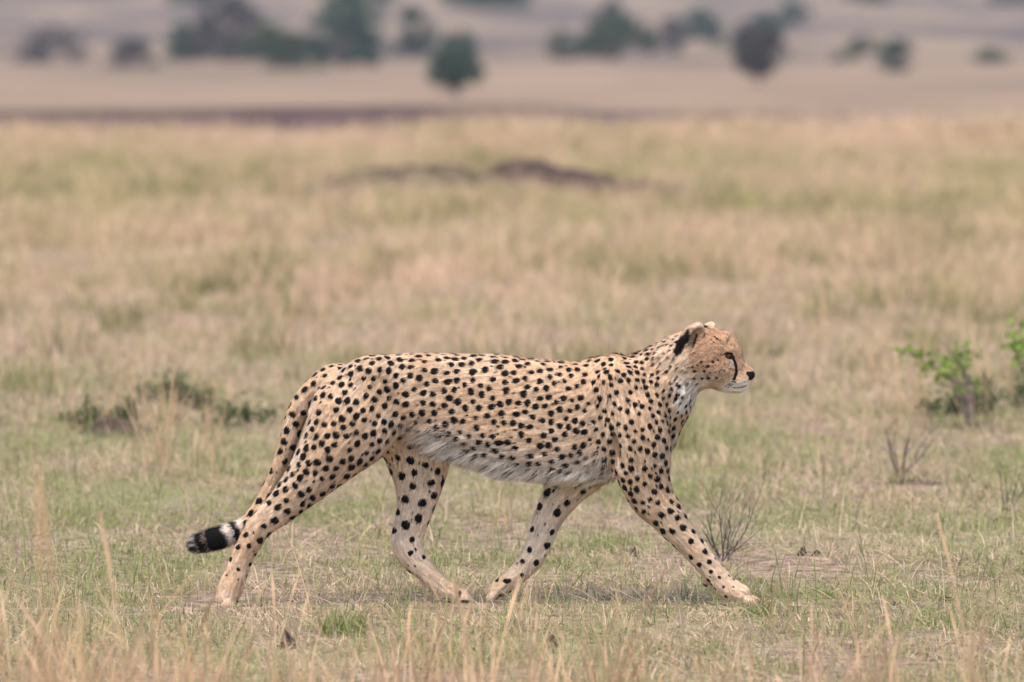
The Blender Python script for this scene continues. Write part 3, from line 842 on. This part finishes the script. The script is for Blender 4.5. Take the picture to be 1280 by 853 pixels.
def scatter(name, label, cat, sources, pts, rot, scl, idx):
    """one object of grass: source tufts set on points by geometry nodes"""
    col_ = bpy.data.collections.new(name + '_tufts')
    for i, me in enumerate(sources):
        col_.objects.link(bpy.data.objects.new('%s_tuft_%02d' % (name, i), me))
    me = bpy.data.meshes.new(name); me.vertices.add(len(pts)); me.vertices.foreach_set('co', np.asarray(pts, np.float32).ravel())
    fattr(me, 'rot', rot, 'FLOAT_VECTOR'); fattr(me, 'scl', scl); fattr(me, 'idx', idx, 'INT')
    o = add_obj(name, me); tag(o, label, cat, kind='stuff')
    t = bpy.data.node_groups.new(name, 'GeometryNodeTree')
    t.interface.new_socket('Geometry', in_out='INPUT', socket_type='NodeSocketGeometry')
    t.interface.new_socket('Geometry', in_out='OUTPUT', socket_type='NodeSocketGeometry')
    N = t.nodes; L = t.links
    gi_, go = N.new('NodeGroupInput'), N.new('NodeGroupOutput')
    ci = N.new('GeometryNodeCollectionInfo'); ci.inputs['Collection'].default_value = col_
    ci.inputs['Separate Children'].default_value = True; ci.inputs['Reset Children'].default_value = True
    ip = N.new('GeometryNodeInstanceOnPoints'); ip.inputs['Pick Instance'].default_value = True
    def na(nm, ty):
        a = N.new('GeometryNodeInputNamedAttribute'); a.data_type = ty; a.inputs['Name'].default_value = nm; return a.outputs['Attribute']
    er = N.new('FunctionNodeEulerToRotation')
    mp = N.new('GeometryNodeMeshToPoints')
    L.new(gi_.outputs[0], mp.inputs['Mesh']); L.new(mp.outputs[0], ip.inputs['Points'])
    L.new(ci.outputs[0], ip.inputs['Instance']); L.new(na('idx', 'INT'), ip.inputs['Instance Index'])
    L.new(na('rot', 'FLOAT_VECTOR'), er.inputs[0]); L.new(er.outputs[0], ip.inputs['Rotation'])
    L.new(na('scl', 'FLOAT'), ip.inputs['Scale']); L.new(ip.outputs[0], go.inputs[0])
    md = o.modifiers.new('grass', 'NODES'); md.node_group = t
    return o

def sow_points(y0, y1, per_m2, seed, keep=None):
    r2 = np.random.default_rng(seed)
    hw = lambda y: 1.3 + 0.105 * y
    area = (y1 - y0) * (hw(y0) + hw(y1)); N = int(area * per_m2)
    y = r2.uniform(y0, y1, N * 2); x = r2.uniform(-1, 1, N * 2) * hw(y1)
    m = np.abs(x) < hw(y); x, y = x[m], y[m]
    k = min(len(x), N); x, y = x[:k], y[:k]
    if keep is not None:
        m = r2.random(len(x)) < keep(x, y); x, y = x[m], y[m]
    return x, y, r2

BARE = [(0.69, 24.85, .16, .30), (-.85, 24.85, .14, .28), (-.19, 24.95, .15, .32), (-.04, 24.95, .12, .3), (0.85, 26.2, .55, .35), (-1.62, 34.1, .5, .6), (1.95, 33.8, .5, .7), (1.5, 30.6, .3, .25)]
def cover(x, y):
    v = sst(fbm(x * 1.6, y * .9, 51), .30, .52) * .72 + .28
    for (bx, by, rx, ry) in BARE: v = v * (1 - .8 * np.exp(-((x - bx) / rx) ** 2 - ((y - by) / ry) ** 2))
    return v
if QUICK != 'nograss':
    # short grazed turf around the animal
    src = [blade_mesh('short_tuft', M_SHORT, 60, .15, .018, .064, .0019, .80, 100 + i, seg=2, droop=1.0, flat=.5) for i in range(9)]
    x, y, r2 = sow_points(17, 60, 105, 61, lambda x, y: cover(x, y) * (1 - .9 * sst(y, 40, 60)))
    z = terrain(x, y); N = len(x)
    scatter('short_grass', 'short grazed green and straw grass covering the near plain', 'grass', src, np.c_[x, y, z],
            np.c_[r2.normal(0, .08, N), r2.normal(0, .08, N), r2.uniform(0, 6.28, N)], r2.uniform(.55, 1.35, N) * (.75 + 1.1 * fbm(x * .8, y * .5, 71) * sst(y, 27, 40)), r2.integers(0, 9, N))
    # long dry straws lying in the turf
    src = [blade_mesh('straw_litter', M_SHORT, 16, .2, .04, .22, .0014, 1.2, 200 + i, seg=3, droop=.5, flat=.8) for i in range(6)]
    x, y, r2 = sow_points(17, 46, 32, 62)
    N = len(x)
    scatter('straw_litter', 'thin dry straws lying flat in the short turf', 'straw', src, np.c_[x, y, terrain(x, y) + .012],
            np.c_[0 * x, 0 * x, r2.uniform(0, 6.28, N)], r2.uniform(.6, 1.2, N), r2.integers(0, 6, N))
    # knee high straw behind
    src = [blade_mesh('tall_tuft', M_TALL, 40, .22, .06, .23, .0036, .38, 300 + i, head=.3, seg=3, droop=.7) for i in range(8)]
    def tall_keep(x, y):
        v = np.clip(sst(y, 33, 60) * (.15 + .95 * sst(fbm(x * .8, y * .25, 81), .36, .60)), 0.02, 1)
        for (bx, by, rx, ry) in ((.2, 70.5, 1.0, 1.3), (-.9, 70.2, 1.2, 1.2), (1.0, 69.5, .8, 1.0)): v = v * (1 - .85 * np.exp(-((x - bx) / rx) ** 2 - ((y - by) / ry) ** 2))
        return v
    x, y, r2 = sow_points(31, 92, 28, 63, tall_keep)
    N = len(x)
    scatter('tall_dry_grass', 'tall pale straw grass across the plain behind the cheetah', 'grass', src, np.c_[x, y, terrain(x, y)],
            np.c_[r2.normal(0, .1, N), r2.normal(0, .1, N), r2.uniform(0, 6.28, N)], r2.uniform(.6, 1.25, N) * (.45 + .55 * sst(y, 34, 56)) * (.45 + 1.1 * fbm(x * .9, y * .3, 83)) * (1 + .36 * sst(y, 76, 86)), r2.integers(0, 8, N))
    # olive tufts and taller reddish straw breaking up the plain
    src = [blade_mesh('olive_tuft', M_OLIVEG, 70, .14, .08, .26, .0030, .32, 420 + i, seg=3, droop=.7) for i in range(5)]
    x, y, r2 = sow_points(30, 88, 1.6, 65, lambda x, y: np.clip(sst(fbm(x * .45 + 9, y * .16, 85), .46, .62) * sst(y, 30, 44), .02, 1) * np.where(y > 80, .3, 1))
    N = len(x)
    scatter('olive_tufts', 'olive green grass tufts dotted through the straw behind the cheetah', 'grass', src, np.c_[x, y, terrain(x, y)],
            np.c_[r2.normal(0, .1, N), r2.normal(0, .1, N), r2.uniform(0, 6.28, N)], r2.uniform(.6, 1.3, N), r2.integers(0, 5, N))
    src = [blade_mesh('red_straw', M_STALK, 14, .07, .16, .42, .0024, .2, 440 + i, head=.7, seg=4, droop=.4) for i in range(5)]
    x, y, r2 = sow_points(30, 84, 1.5, 66, lambda x, y: np.clip(sst(fbm(x * .5, y * .15 + 4, 87), .45, .65), .08, 1))
    N = len(x)
    scatter('red_straw', 'taller reddish seeding straw scattered over the plain', 'grass', src, np.c_[x, y, terrain(x, y)],
            np.c_[r2.normal(0, .12, N), r2.normal(0, .12, N), r2.uniform(0, 6.28, N)], r2.uniform(.6, 1.2, N), r2.integers(0, 5, N))
    # scattered standing stalks in the near turf
    src = [blade_mesh('thin_stalk', M_STALK, 5, .06, .10, .26, .0014, .30, 400 + i, head=.5, seg=4, droop=.5) for i in range(6)]
    x, y, r2 = sow_points(18.5, 46, 5.5, 64, lambda x, y: np.where(y < 23.6, 1.0, np.clip(.25 + (y - 26) * .06, .2, 1)))
    N = len(x)
    scatter('standing_straws', 'sparse upright dry straws growing singly out of the short turf', 'straw', src, np.c_[x, y, terrain(x, y)],
            np.c_[r2.normal(0, .1, N), r2.normal(0, .1, N), r2.uniform(0, 6.28, N)], r2.uniform(.6, 1.3, N), r2.integers(0, 6, N))

if QUICK != 'nograss':
    src = [blade_mesh('front_straw', M_STALK, 9, .06, .16, .50, .0026, .22, 460 + i, head=.35, seg=5, droop=.5) for i in range(6)]
    x, y, r2 = sow_points(16.8, 22.2, 40, 67, lambda x, y: np.clip(.13 + 1.0 * sst(x, -.55, -.95) * sst(y, 16.5, 17.5) + .30 * np.exp(-((x + .1) / .3) ** 2) + .22 * np.exp(-((x - 1.0) / .25) ** 2), 0, 1))
    N = len(x)
    scatter('front_straw', 'loose drift of blurred tall straw growing before the cheetah', 'straw', src, np.c_[x, y, terrain(x, y)],
            np.c_[r2.normal(0, .14, N), r2.normal(0, .14, N), r2.uniform(0, 6.28, N)], r2.uniform(.45, 1.15, N) * np.interp(y, [16.8, 21.8], [.95, .75]), r2.integers(0, 6, N))
# clumps of tall straw in front: (picture column, row of the tips, distance, stalks, spread)
CL = [(62, 720, 20.6, 26, .10), (140, 650, 19.3, 22, .09), (100, 560, 17.2, 7, .05), (238, 735, 20.8, 18, .12), (205, 690, 18.6, 9, .06), (310, 775, 21.4, 16, .14),
      (370, 700, 22.0, 12, .06), (478, 700, 21.8, 16, .08), (540, 720, 21.3, 20, .10), (600, 690, 20.6, 22, .10), (640, 725, 21.0, 18, .12), (752, 690, 21.8, 5, .04),
      (800, 765, 21.8, 14, .14), (905, 790, 21.5, 12, .12), (1035, 745, 21.2, 16, .09), (1085, 740, 20.8, 22, .08), (1125, 775, 21.4, 14, .10), (1245, 770, 20.8, 14, .08), (20, 770, 21.0, 18, .12), (690, 775, 21.5, 14, .12)]
CLL = ['thick low straw clump left of the tail tip and its tallest neighbour', 'thick tall straw clump standing left of the tail tip', 'few very tall lone seed stalks left of the tail tip',
       'wide straw clump just below the tail tip', 'thin tall straw clump between the tail tip and the thick tall clump', 'low spread straw clump under the near hind foot',
       'narrow straw clump between the near hind foot and the green tussock', 'straw clump standing right beside the green tussock', 'straw clump below the far hind paw', 'tallest dense straw clump between the two far paws',
       'wide straw clump below the far forepaw', 'few lone straws below the chest, ahead of the far forepaw', 'low loose straw clump below the elbow of the near foreleg', 'low spread straw clump below the front paw',
       'straw clump just ahead of the front paw', 'dense tall straw clump ahead of the front paw, densest of its row', 'low straw clump between the dense clump and the leaning tuft', 'straw clump beyond the leaning straw tuft',
       'low wide straw clump farthest behind the tail', 'low loose straw clump beside the brown clod']
for i, (cx, tr, d, ns, sp) in enumerate(CL):
    z0 = float(terrain(px_x(cx, d), d))
    h = CAM_H - (tr - ROW_H) * d / FPX
    me = blade_mesh('straw_clump', M_STALK, int(ns * 1.3), min(sp * 1.4, .13), h * .28, h * 1.04, .0030, .20, 500 + i, head=.45, seg=6, droop=.45)
    o = add_obj('straw_clump', me, loc=(px_x(cx, d), d, z0 - .004))
    tag(o, CLL[i], 'grass', 'clumps of tall straw in front of the cheetah')
d = 21.0
o = add_obj('leaning_straw_tuft', blade_mesh('leaning_straw_tuft', M_STALK, 16, .035, .25, .40, .003, .14, 590, head=.2, seg=6, droop=.4), loc=(px_x(1222, d), d, float(terrain(px_x(1222, d), d)) - .004))
v_, f_, r_, t_ = blades(1, .001, .56, .57, .0042, .02, 5, head=1.0, seg=8, droop=.55)
tag(o, 'dense upright straw tuft with one tall leaning stalk beyond the front paw', 'grass')
sm = mesh_np('tall_stalk', v_, f_, True, [M_STALK]); fattr(sm, 'brnd', r_ * 0); fattr(sm, 'tip', t_)
st_ = add_obj('tall_stalk', sm, o); st_.rotation_euler = (0, math.radians(-6), 0)
for (cx, row, nb, rad, hmx, lab) in ((428, 798, 170, .075, .13, 'small rounded green tussock of fine grass below the hind paws'),
                                     (948, 772, 60, .045, .07, 'small green grass tuft right under the front paw'),
                                     (1050, 752, 50, .05, .06, 'low green sprig of grass ahead of the front paw')):
    d = (CAM_H * FPX) / (row - ROW_H)
    o = add_obj('green_tussock', blade_mesh('green_tussock', M_TUSS, nb, rad, hmx * .4, hmx, .0018, .6, 600 + cx, seg=3, droop=.9), loc=(px_x(cx, d), d, float(terrain(px_x(cx, d), d)) - .003))
    tag(o, lab, 'grass')

# ------------------------------------------------------------------ shrubs, twigs, clods
def tube(path, radii, sides=6):
    path = np.asarray(path, float); vs_, fs = [], []
    for i, p in enumerate(path):
        t = path[min(i + 1, len(path) - 1)] - path[max(i - 1, 0)]; t /= np.linalg.norm(t) + 1e-9
        a = np.cross(t, (0.3, 1, .2)); a /= np.linalg.norm(a) + 1e-9; b = np.cross(t, a)
        for k in range(sides):
            q = 2 * math.pi * k / sides
            vs_.append(p + radii[i] * (a * math.cos(q) + b * math.sin(q)))
    for i in range(len(path) - 1):
        for k in range(sides):
            fs.append((i * sides + k, i * sides + (k + 1) % sides, (i + 1) * sides + (k + 1) % sides, (i + 1) * sides + k))
    return vs_, fs

def join_geo(parts):
    V_, F_, off = [], [], 0
    for v, f in parts:
        V_ += list(v); F_ += [tuple(i + off for i in q) for q in f]; off += len(v)
    return np.array(V_), np.array(F_)

def branch(r2, p, d, L, r, depth, out, tips, gn=5, wob=.25, split=(2, 3), spread=.7):
    path = [np.array(p, float)]; dd = np.array(d, float)
    for k in range(gn):
        dd = dd + r2.normal(0, wob / gn ** .5, 3); dd /= np.linalg.norm(dd)
        path.append(path[-1] + dd * L / gn)
    rad = [r * (1 - .6 * k / gn) for k in range(gn + 1)]
    out.append(tube(path, rad, 5))
    tips.append((path[-1], dd))
    if depth > 0:
        for _ in range(r2.integers(split[0], split[1] + 1)):
            k = r2.integers(max(1, gn // 3), gn + 1)
            nd = dd + r2.normal(0, spread, 3); nd[2] += .15; nd /= np.linalg.norm(nd)
            branch(r2, path[k], nd, L * r2.uniform(.5, .8), rad[k] * .7, depth - 1, out, tips, gn, wob, split, spread)

n = NT('dead_twig'); M_TWIG = n.done(n.bsdf(n.mix(n.noise(n.obj(), 60, 2), (0.055, 0.042, 0.040), (0.165, 0.128, 0.118)), .9, .1))
n = NT('pale_bark'); M_BARK = n.done(n.bsdf(n.mix(n.ramp(n.noise(n.obj(), 30, 3), .4, .6), (0.34, 0.25, 0.20), (0.16, 0.11, 0.085)), .9, .1))
def leaf_mat(name, a, b, tr=.35):
    n = NT(name); return n.done(n.leaf(n.mix(n.attr('lrnd'), a, b), tr))
M_LEAF = leaf_mat('bright_leaf', (0.105, 0.175, 0.03), (0.33, 0.43, 0.09), .4)
M_LOW = leaf_mat('low_shrub_leaf', (0.035, 0.060, 0.026), (0.085, 0.12, 0.045))
def leaf_cloud(pts, size, seed, aspect=.55):
    r2 = np.random.default_rng(seed); N = len(pts)
    a = r2.normal(0, 1, (N, 3)); a /= np.linalg.norm(a, axis=1, keepdims=True)
    b = np.cross(a, r2.normal(0, 1, (N, 3))); b /= np.linalg.norm(b, axis=1, keepdims=True) + 1e-6
    nn = np.cross(a, b)
    s_ = (size * r2.uniform(.6, 1.3, N))[:, None]
    P = np.asarray(pts)
    v = np.stack([P, P + a * s_ * .5 + b * s_ * aspect * .5 + nn * s_ * .08, P + a * s_, P + a * s_ * .5 - b * s_ * aspect * .5 + nn * s_ * .08], 1).reshape(-1, 3)
    return v, np.arange(4 * N).reshape(N, 4), np.repeat(r2.random(N), 4)

def twig_bush(cx, row, htop, spread, stems, seed, lab, mat, depth=2, r0=.0028):
    d = (CAM_H * FPX) / (row - ROW_H); h = htop * d / FPX
    r2 = np.random.default_rng(seed); root = bpy.data.objects.new('twig_bush', None); COL.objects.link(root)
    X = px_x(cx, d); root.location = (X, d, float(terrain(X, d)) - .005)
    for k in range(stems):
        out, tips = [], []
        a = (k + .5) / stems * 2 - 1
        branch(r2, (a * .01, r2.uniform(-.01, .01), 0), (a * spread + r2.normal(0, .1), r2.normal(0, .25), 1), h * r2.uniform(.65, 1.0), r0, depth, out, tips, 5, .22, (2, 4), .5)
        v, f = join_geo(out); add_obj('stem', mesh_np('twig_stem', v, f, True, [mat]), root)
    tag(root, lab, 'bush')
    return root
twig_bush(905, 703, 80, .5, 8, 21, 'dead leafless twig bush just behind the front paw', M_TWIG)
twig_bush(1128, 602, 62, .6, 7, 22, 'dry brown leafless bush rising from bare soil before the leafy shrub', M_TWIG, 2, .0032)
twig_bush(1262, 640, 80, .5, 4, 23, 'sparse thin dry twig bush in the short grass near the leafy shrub', M_TWIG, 2, .0026)

def leafy_shrub(cx, row, stems, seed, lab, leafsize=.036):
    """stems: (picture column and row of the tip, leaves)"""
    d = (CAM_H * FPX) / (row - ROW_H); r2 = np.random.default_rng(seed)
    X = px_x(cx, d); z0 = float(terrain(X, d))
    root = bpy.data.objects.new('leafy_shrub', None); COL.objects.link(root); root.location = (X, d, z0)
    for (tx, trow, nl, dep) in stems:
        T = np.array([px_x(tx, d) - X, dep, CAM_H - (trow - ROW_H) * d / FPX - z0])
        out, tips = [], []
        mid = T * .45 + np.array([.03, .0, .05]); path = catmull([(0, 0, -.02), mid, T], 6)
        out.append(tube(path, np.linspace(.008, .0025, len(path)), 6))
        pts = []
        for k in range(5):
            i = r2.integers(len(path) // 2, len(path)); dd = T / np.linalg.norm(T) + r2.normal(0, .6, 3)
            branch(r2, path[i], dd / np.linalg.norm(dd), .07, .0022, 1, out, tips, 4, .3, (1, 2))
        tips.append((T, T))
        v, f = join_geo(out); st = add_obj('stem', mesh_np('shrub_stem', v, f, True, [M_BARK]), root)
        for k in range(nl):
            tp, td = tips[r2.integers(len(tips))]
            pts.append(tp + r2.normal(0, .017, 3))
        if nl:
            v, f, lr = leaf_cloud(np.array(pts), leafsize, seed + int(tx), .62)
            lm = mesh_np('leaves', v, f, False, [M_LEAF]); fattr(lm, 'lrnd', lr)
            lo = add_obj('leaves', lm, st); lo['kind'] = 'stuff'
    tag(root, lab, 'shrub')
leafy_shrub(1217, 538, [(1138, 442, 46, .05), (1166, 456, 22, -.05), (1194, 450, 66, 0), (1188, 474, 40, .08), (1178, 480, 22, -.06), (1174, 420, 0, .02)], 31, 'bright green leafy shrub with a bare pale stem leaning over dark undergrowth')
leafy_shrub(1292, 530, [(1276, 420, 50, .04), (1272, 452, 40, -.05), (1283, 402, 30, .06), (1300, 440, 50, 0)], 32, 'second bright green leafy shrub standing to the right of the pale stemmed one')

def low_shrub(cx, row, wpx, hpx, nl, seed, lab, mat=None, twigs=True):
    d = (CAM_H * FPX) / (row - ROW_H); r2 = np.random.default_rng(seed); X = px_x(cx, d)
    w, h = wpx * d / FPX, hpx * d / FPX
    root = bpy.data.objects.new('low_shrub', None); COL.objects.link(root); root.location = (X, d, float(terrain(X, d)))
    out, tips = [], []
    for k in range(9):
        a = r2.uniform(-1, 1)
        branch(r2, (a * w * .28, r2.normal(0, w * .1), 0), (a * 1.1, r2.normal(0, .5), .8), h * r2.uniform(.6, 1.0), .004, 1, out, tips, 4, .3, (1, 3), .6)
    v, f = join_geo(out); add_obj('twigs', mesh_np('twigs', v, f, True, [M_TWIG]), root)['kind'] = 'stuff'
    pts = []
    for k in range(nl):
        tp, _ = tips[r2.integers(len(tips))]
        q = tp * r2.uniform(.55, 1.05) + r2.normal(0, 1, 3) * (w * .07, w * .07, h * .12); q[2] = max(q[2], .01)
        pts.append(q)
    v, f, lr = leaf_cloud(np.array(pts), .026, seed, .5)
    lm = mesh_np('foliage', v, f, False, [mat or M_LOW]); fattr(lm, 'lrnd', lr)
    add_obj('foliage', lm, root)['kind'] = 'stuff'
    tag(root, lab, 'shrub')
low_shrub(128, 538, 74, 40, 420, 41, 'low dark green shrub growing over a patch of bare earth')
low_shrub(203, 512, 60, 40, 340, 42, 'taller dark green shrub behind the patch of bare earth')
low_shrub(252, 516, 84, 30, 420, 43, 'flat dark green shrub creeping between the taller shrub and the tail')
low_shrub(318, 540, 84, 40, 260, 44, 'straggly olive green shrub spreading close to the hind leg')
low_shrub(1180, 528, 95, 46, 520, 45, 'dark undergrowth bush at the foot of the pale stemmed shrub')
low_shrub(1262, 522, 90, 56, 560, 46, 'dark undergrowth bush filling the gap between the two leafy shrubs')

n = NT('dark_clod'); M_CLOD = n.done(n.bsdf(n.mix(n.ramp(n.noise(n.obj(), 40, 4, .7), .35, .7), (0.022, 0.016, 0.016), (0.090, 0.062, 0.050)), .95, .05, n.bump(n.noise(n.obj(), 90, 3), .8, .01)))
n = NT('bare_earth'); M_EARTH = n.done(n.bsdf(n.mix(n.ramp(n.noise(n.obj(), 9, 5, .7), .35, .65), (0.034, 0.023, 0.019), (0.105, 0.070, 0.054)), .95, .05, n.bump(n.noise(n.obj(), 25, 4), .8, .03)))
def lump(w, dp, h, seed, rough=.35, nu=40, nv=12, pw=1.0):
    vs_, fs = [(0, 0, h)], []
    for j in range(1, nv + 1):
        f = j / nv
        for i in range(nu):
            t = 2 * math.pi * i / nu
            k = 1 + rough * 1.6 * (float(fbm(math.cos(t) * 1.6 + seed, math.sin(t) * 1.6 + f * .6, seed)) - .5)
            z = h * (math.cos(f * math.pi / 2) ** pw) * (1 + rough * 2.2 * (float(fbm(math.cos(t) * f * 3 + seed * 2, math.sin(t) * f * 3, seed + 4)) - .5))
            vs_.append((math.cos(t) * f * k * w / 2, math.sin(t) * f * k * dp / 2, z if j < nv else -.03))
    for i in range(nu): fs.append((0, 1 + i, 1 + (i + 1) % nu, 0))
    for j in range(nv - 1):
        for i in range(nu):
            a = 1 + j * nu
            fs.append((a + i, a + nu + i, a + nu + (i + 1) % nu, a + (i + 1) % nu))
    tri = [(f[0], f[1], f[2]) for f in fs if f[0] == 0]
    quad = [f for f in fs if f[0] != 0]
    me = bpy.data.meshes.new('lump'); me.from_pydata(vs_, [], tri + quad); me.update()
    for p_ in me.polygons: p_.use_smooth = True
    return me
def clod(cx, row, wpx, hpx, seed, lab, mat=M_CLOD, nm='earth_clod', dp=1.0, rough=.5):
    d = (CAM_H * FPX) / (row - ROW_H); k = d / FPX; X = px_x(cx, d)
    me = lump(wpx * k, wpx * k * dp, hpx * k, seed, rough, 28, 8); me.materials.append(mat)
    o = add_obj(nm, me, loc=(X, d, float(terrain(X, d)) - .002)); o.rotation_euler[2] = seed
    tag(o, lab, 'clod')
clod(1004, 698, 15, 13, 1, 'dark lump of dung in the grass ahead of the front leg')
clod(1022, 697, 14, 7, 2, 'small low crumb of dung beside the dark lump')
clod(794, 697, 17, 12, 3, 'dark rounded clod of dung between the forelegs')
clod(318, 336, 18, 22, 4, 'dark upright clod in the tall straw far behind the tail')
clod(690, 812, 22, 16, 6, 'brown clod lying among straws below the far forepaw')
clod(358, 812, 26, 22, 7, 'dark brown clod beside the small green tussock')
clod(1118, 757, 20, 6, 8, 'flat dark crumb of earth ahead of the front paw')
clod(1182, 752, 24, 7, 9, 'flat reddish crumb of earth farthest ahead of the front paw')
n = NT('overgrown_earth'); M_OLIVE = n.done(n.bsdf(n.mix(n.ramp(n.noise(n.obj(), 5, 5, .7), .4, .62), (0.050, 0.038, 0.028), (0.20, 0.155, 0.09)), .95, .05, n.bump(n.noise(n.obj(), 25, 4), .8, .05)))
def patch(cx, row, wpx, hpx, seed, lab, dpx, mat=None):
    d = (CAM_H * FPX) / (row - ROW_H); k = d / FPX; X = px_x(cx, d)
    me = lump(wpx * k, dpx, hpx * k, seed, .4, 56, 14, .8); me.materials.append(M_EARTH)
    me.materials[0] = mat or M_EARTH
    o = add_obj('earth_mound', me, loc=(X, d, float(terrain(X, d)) - .012)); tag(o, lab, 'mound')
patch(672, 247, 260, 42, 11, 'long dark brown mound of bare earth on the plain', 2.2)
patch(510, 250, 310, 46, 12, 'broad grey brown mound overgrown with straw beside the dark one', 2.6, M_OLIVE)
patch(810, 250, 170, 24, 13, 'low flat tail of bare earth running out from the dark mound', 2.0)
patch(150, 543, 110, 20, 14, 'patch of bare purple brown earth under the low shrub', .45)
patch(925, 728, 130, 7, 15, 'thin patch of trampled dark earth around the front paw', .42)
patch(1140, 606, 110, 7, 16, 'patch of bare earth at the foot of the dry brown bush', .5)
patch(1225, 536, 120, 12, 17, 'dark bank of earth under the leafy shrubs', .6)

# ------------------------------------------------------------------ trees beyond the gully
TREE_MATS = [leaf_mat('tree_leaf_green', (0.014, 0.048, 0.032), (0.036, 0.088, 0.055), .2), leaf_mat('tree_leaf_olive', (0.028, 0.054, 0.030), (0.066, 0.095, 0.048), .2),
             leaf_mat('tree_leaf_brown', (0.050, 0.047, 0.048), (0.098, 0.085, 0.082), .2)]
TREES = [(572, 118, 64, 76, 0, 1.0, 'lone dark green round bush standing at the gully end'), (430, 84, 82, 92, 0, 1.0, 'largest dark green tree beyond the gully'),
         (513, 74, 50, 64, 0, .9, 'medium green tree between the largest tree and the lone round bush'), (346, 86, 74, 52, 1, 1.0, 'olive green bushy tree left of the largest tree'),
         (280, 80, 92, 82, 2, .8, 'wide brownish tree with a thin ragged crown'), (228, 80, 38, 46, 0, .9, 'small dark tree beside the wide brownish one'),
         (165, 86, 56, 32, 2, .45, 'low faint brown bush far left of the wide brownish tree'), (60, 80, 95, 34, 2, .25, 'pale spreading thicket at the left end of the tree line'),
         (768, 76, 80, 50, 1, 1.0, 'broad olive dome shaped bush on the slope'), (766, 40, 34, 44, 2, .7, 'thin tall tree rising behind the olive dome bush'),
         (700, 76, 34, 36, 1, .6, 'faint small bush beside the olive dome bush'), (840, 68, 38, 42, 2, .9, 'brownish small tree on the slope next to a greener one'),
         (878, 50, 44, 36, 0, .9, 'greener small tree above the brownish one on the slope'), (950, 108, 74, 66, 2, 1.0, 'brown thorn tree spreading wide above a narrow trunk'),
         (954, 46, 44, 30, 0, .8, 'dark small tree directly behind the brown thorn tree'), (992, 30, 38, 28, 0, .8, 'dark small tree high on the slope above the thorn tree'),
         (1118, 94, 42, 40, 0, 1.0, 'compact dark round bush alone on the right slope'), (1075, 76, 26, 28, 1, .7, 'tiny olive bush near the compact dark round bush'),
         (612, 12, 96, 34, 0, 1.0, 'dark tree clump on the hillside above the lone round bush'), (1265, 4, 60, 24, 0, .9, 'dark tree at the top of the right hillside'),
         (474, 8, 36, 26, 0, .8, 'dark small tree on the hillside above the largest tree'), (240, 6, 70, 24, 1, .7, 'olive tree clump on the hillside above the brownish tree'),
         (1085, 4, 50, 22, 1, .6, 'olive small tree on the hillside above the tiny bush')]
_r = np.random.default_rng(99)
for j in range(20):        # faint scrub joining the trees
    TREES.append((_r.uniform(150, 560) if j < 15 else _r.uniform(640, 1240), _r.uniform(52, 88), _r.uniform(22, 60), _r.uniform(10, 20), int(_r.integers(0, 3)), .22, 'faint low scrub bush between the far trees on the slope'))
for i, (cx, row, wpx, hpx, mk, den, lab) in enumerate(TREES):
    d = ground_at_row(row, 255, 1150); k = d / FPX; X = px_x(cx, d); w, h = wpx * k * 1.22, hpx * k * 1.08
    r2 = np.random.default_rng(700 + i)
    root = bpy.data.objects.new('tree' if hpx > 40 else 'bush', None); COL.objects.link(root); root.location = (X, d, float(terrain(X, d)) - .05)
    out, tips = [], []
    th = .30 if 'trunk' in lab else .10
    for q in range(3 if th < .2 else 1):
        branch(r2, ((q - 1) * w * .05 if th < .2 else 0, 0, 0), (r2.normal(0, .3) if th < .2 else 0, r2.normal(0, .3), 1), h * .5, w * .028, 2, out, tips, 4, .35, (2, 3), .7)
    v, f = join_geo(out); add_obj('trunk', mesh_np('trunk', v, f, True, [M_TWIG]), root)
    ncl = 22; pts = []
    for q in range(ncl):
        u1 = r2.uniform(0, 6.283); zz = r2.uniform(0, 1); rr = math.sqrt(r2.random())
        if 'trunk' in lab: prof = .25 + .75 * zz ** .7 if zz < .75 else 1 - (zz - .75) * 1.6
        else: prof = (1 - (zz - .35) ** 2 * 1.7)
        c_ = np.array([math.cos(u1) * rr * w * .44 * prof, math.sin(u1) * rr * w * .44 * prof, h * (th + (.93 - th) * zz)])
        s_ = w * .13 * r2.uniform(.55, 1.45)
        N = int(150 * den)
        q_ = r2.normal(0, 1, (N, 3)); q_ /= np.linalg.norm(q_, axis=1, keepdims=True); q_ *= (r2.random((N, 1)) ** .4) * (s_ * 1.25, s_ * 1.25, s_ * 1.0)
        pts.append(c_ + q_)
    pts = np.vstack(pts); pts[:, 2] = np.maximum(pts[:, 2], .02 * h)
    v, f, lr = leaf_cloud(pts, w * .06, 800 + i, .7)
    lm = mesh_np('crown', v, f, False, [TREE_MATS[mk]]); fattr(lm, 'lrnd', lr)
    add_obj('crown', lm, root)['kind'] = 'stuff'
    tag(root, lab, 'tree' if hpx > 40 else 'bush', 'low scrub between the far trees' if 'scrub' in lab else None)

# ------------------------------------------------------------------ haze over the far slopes
n = NT('haze_air'); n.t.nodes.remove(n.out); n.out = n.t.nodes.new('ShaderNodeOutputMaterial')
pv = n.n('ShaderNodeVolumePrincipled'); pv.inputs['Color'].default_value = (.90, .89, .92, 1); pv.inputs['Density'].default_value = HAZE = 0.00017
n.t.links.new(pv.outputs[0], n.out.inputs['Volume'])
bx = np.array([(x_, y_, z_) for x_ in (-2300, 2300) for y_ in (-60, 3300) for z_ in (-9, 95)], float)
hz = add_obj('haze', mesh_np('haze', bx, np.array([(0, 1, 3, 2), (4, 6, 7, 5), (0, 4, 5, 1), (2, 3, 7, 6), (0, 2, 6, 4), (1, 5, 7, 3)]), False, [n.m]))
tag(hz, 'thin pale haze over the far slopes', 'haze', kind='stuff')
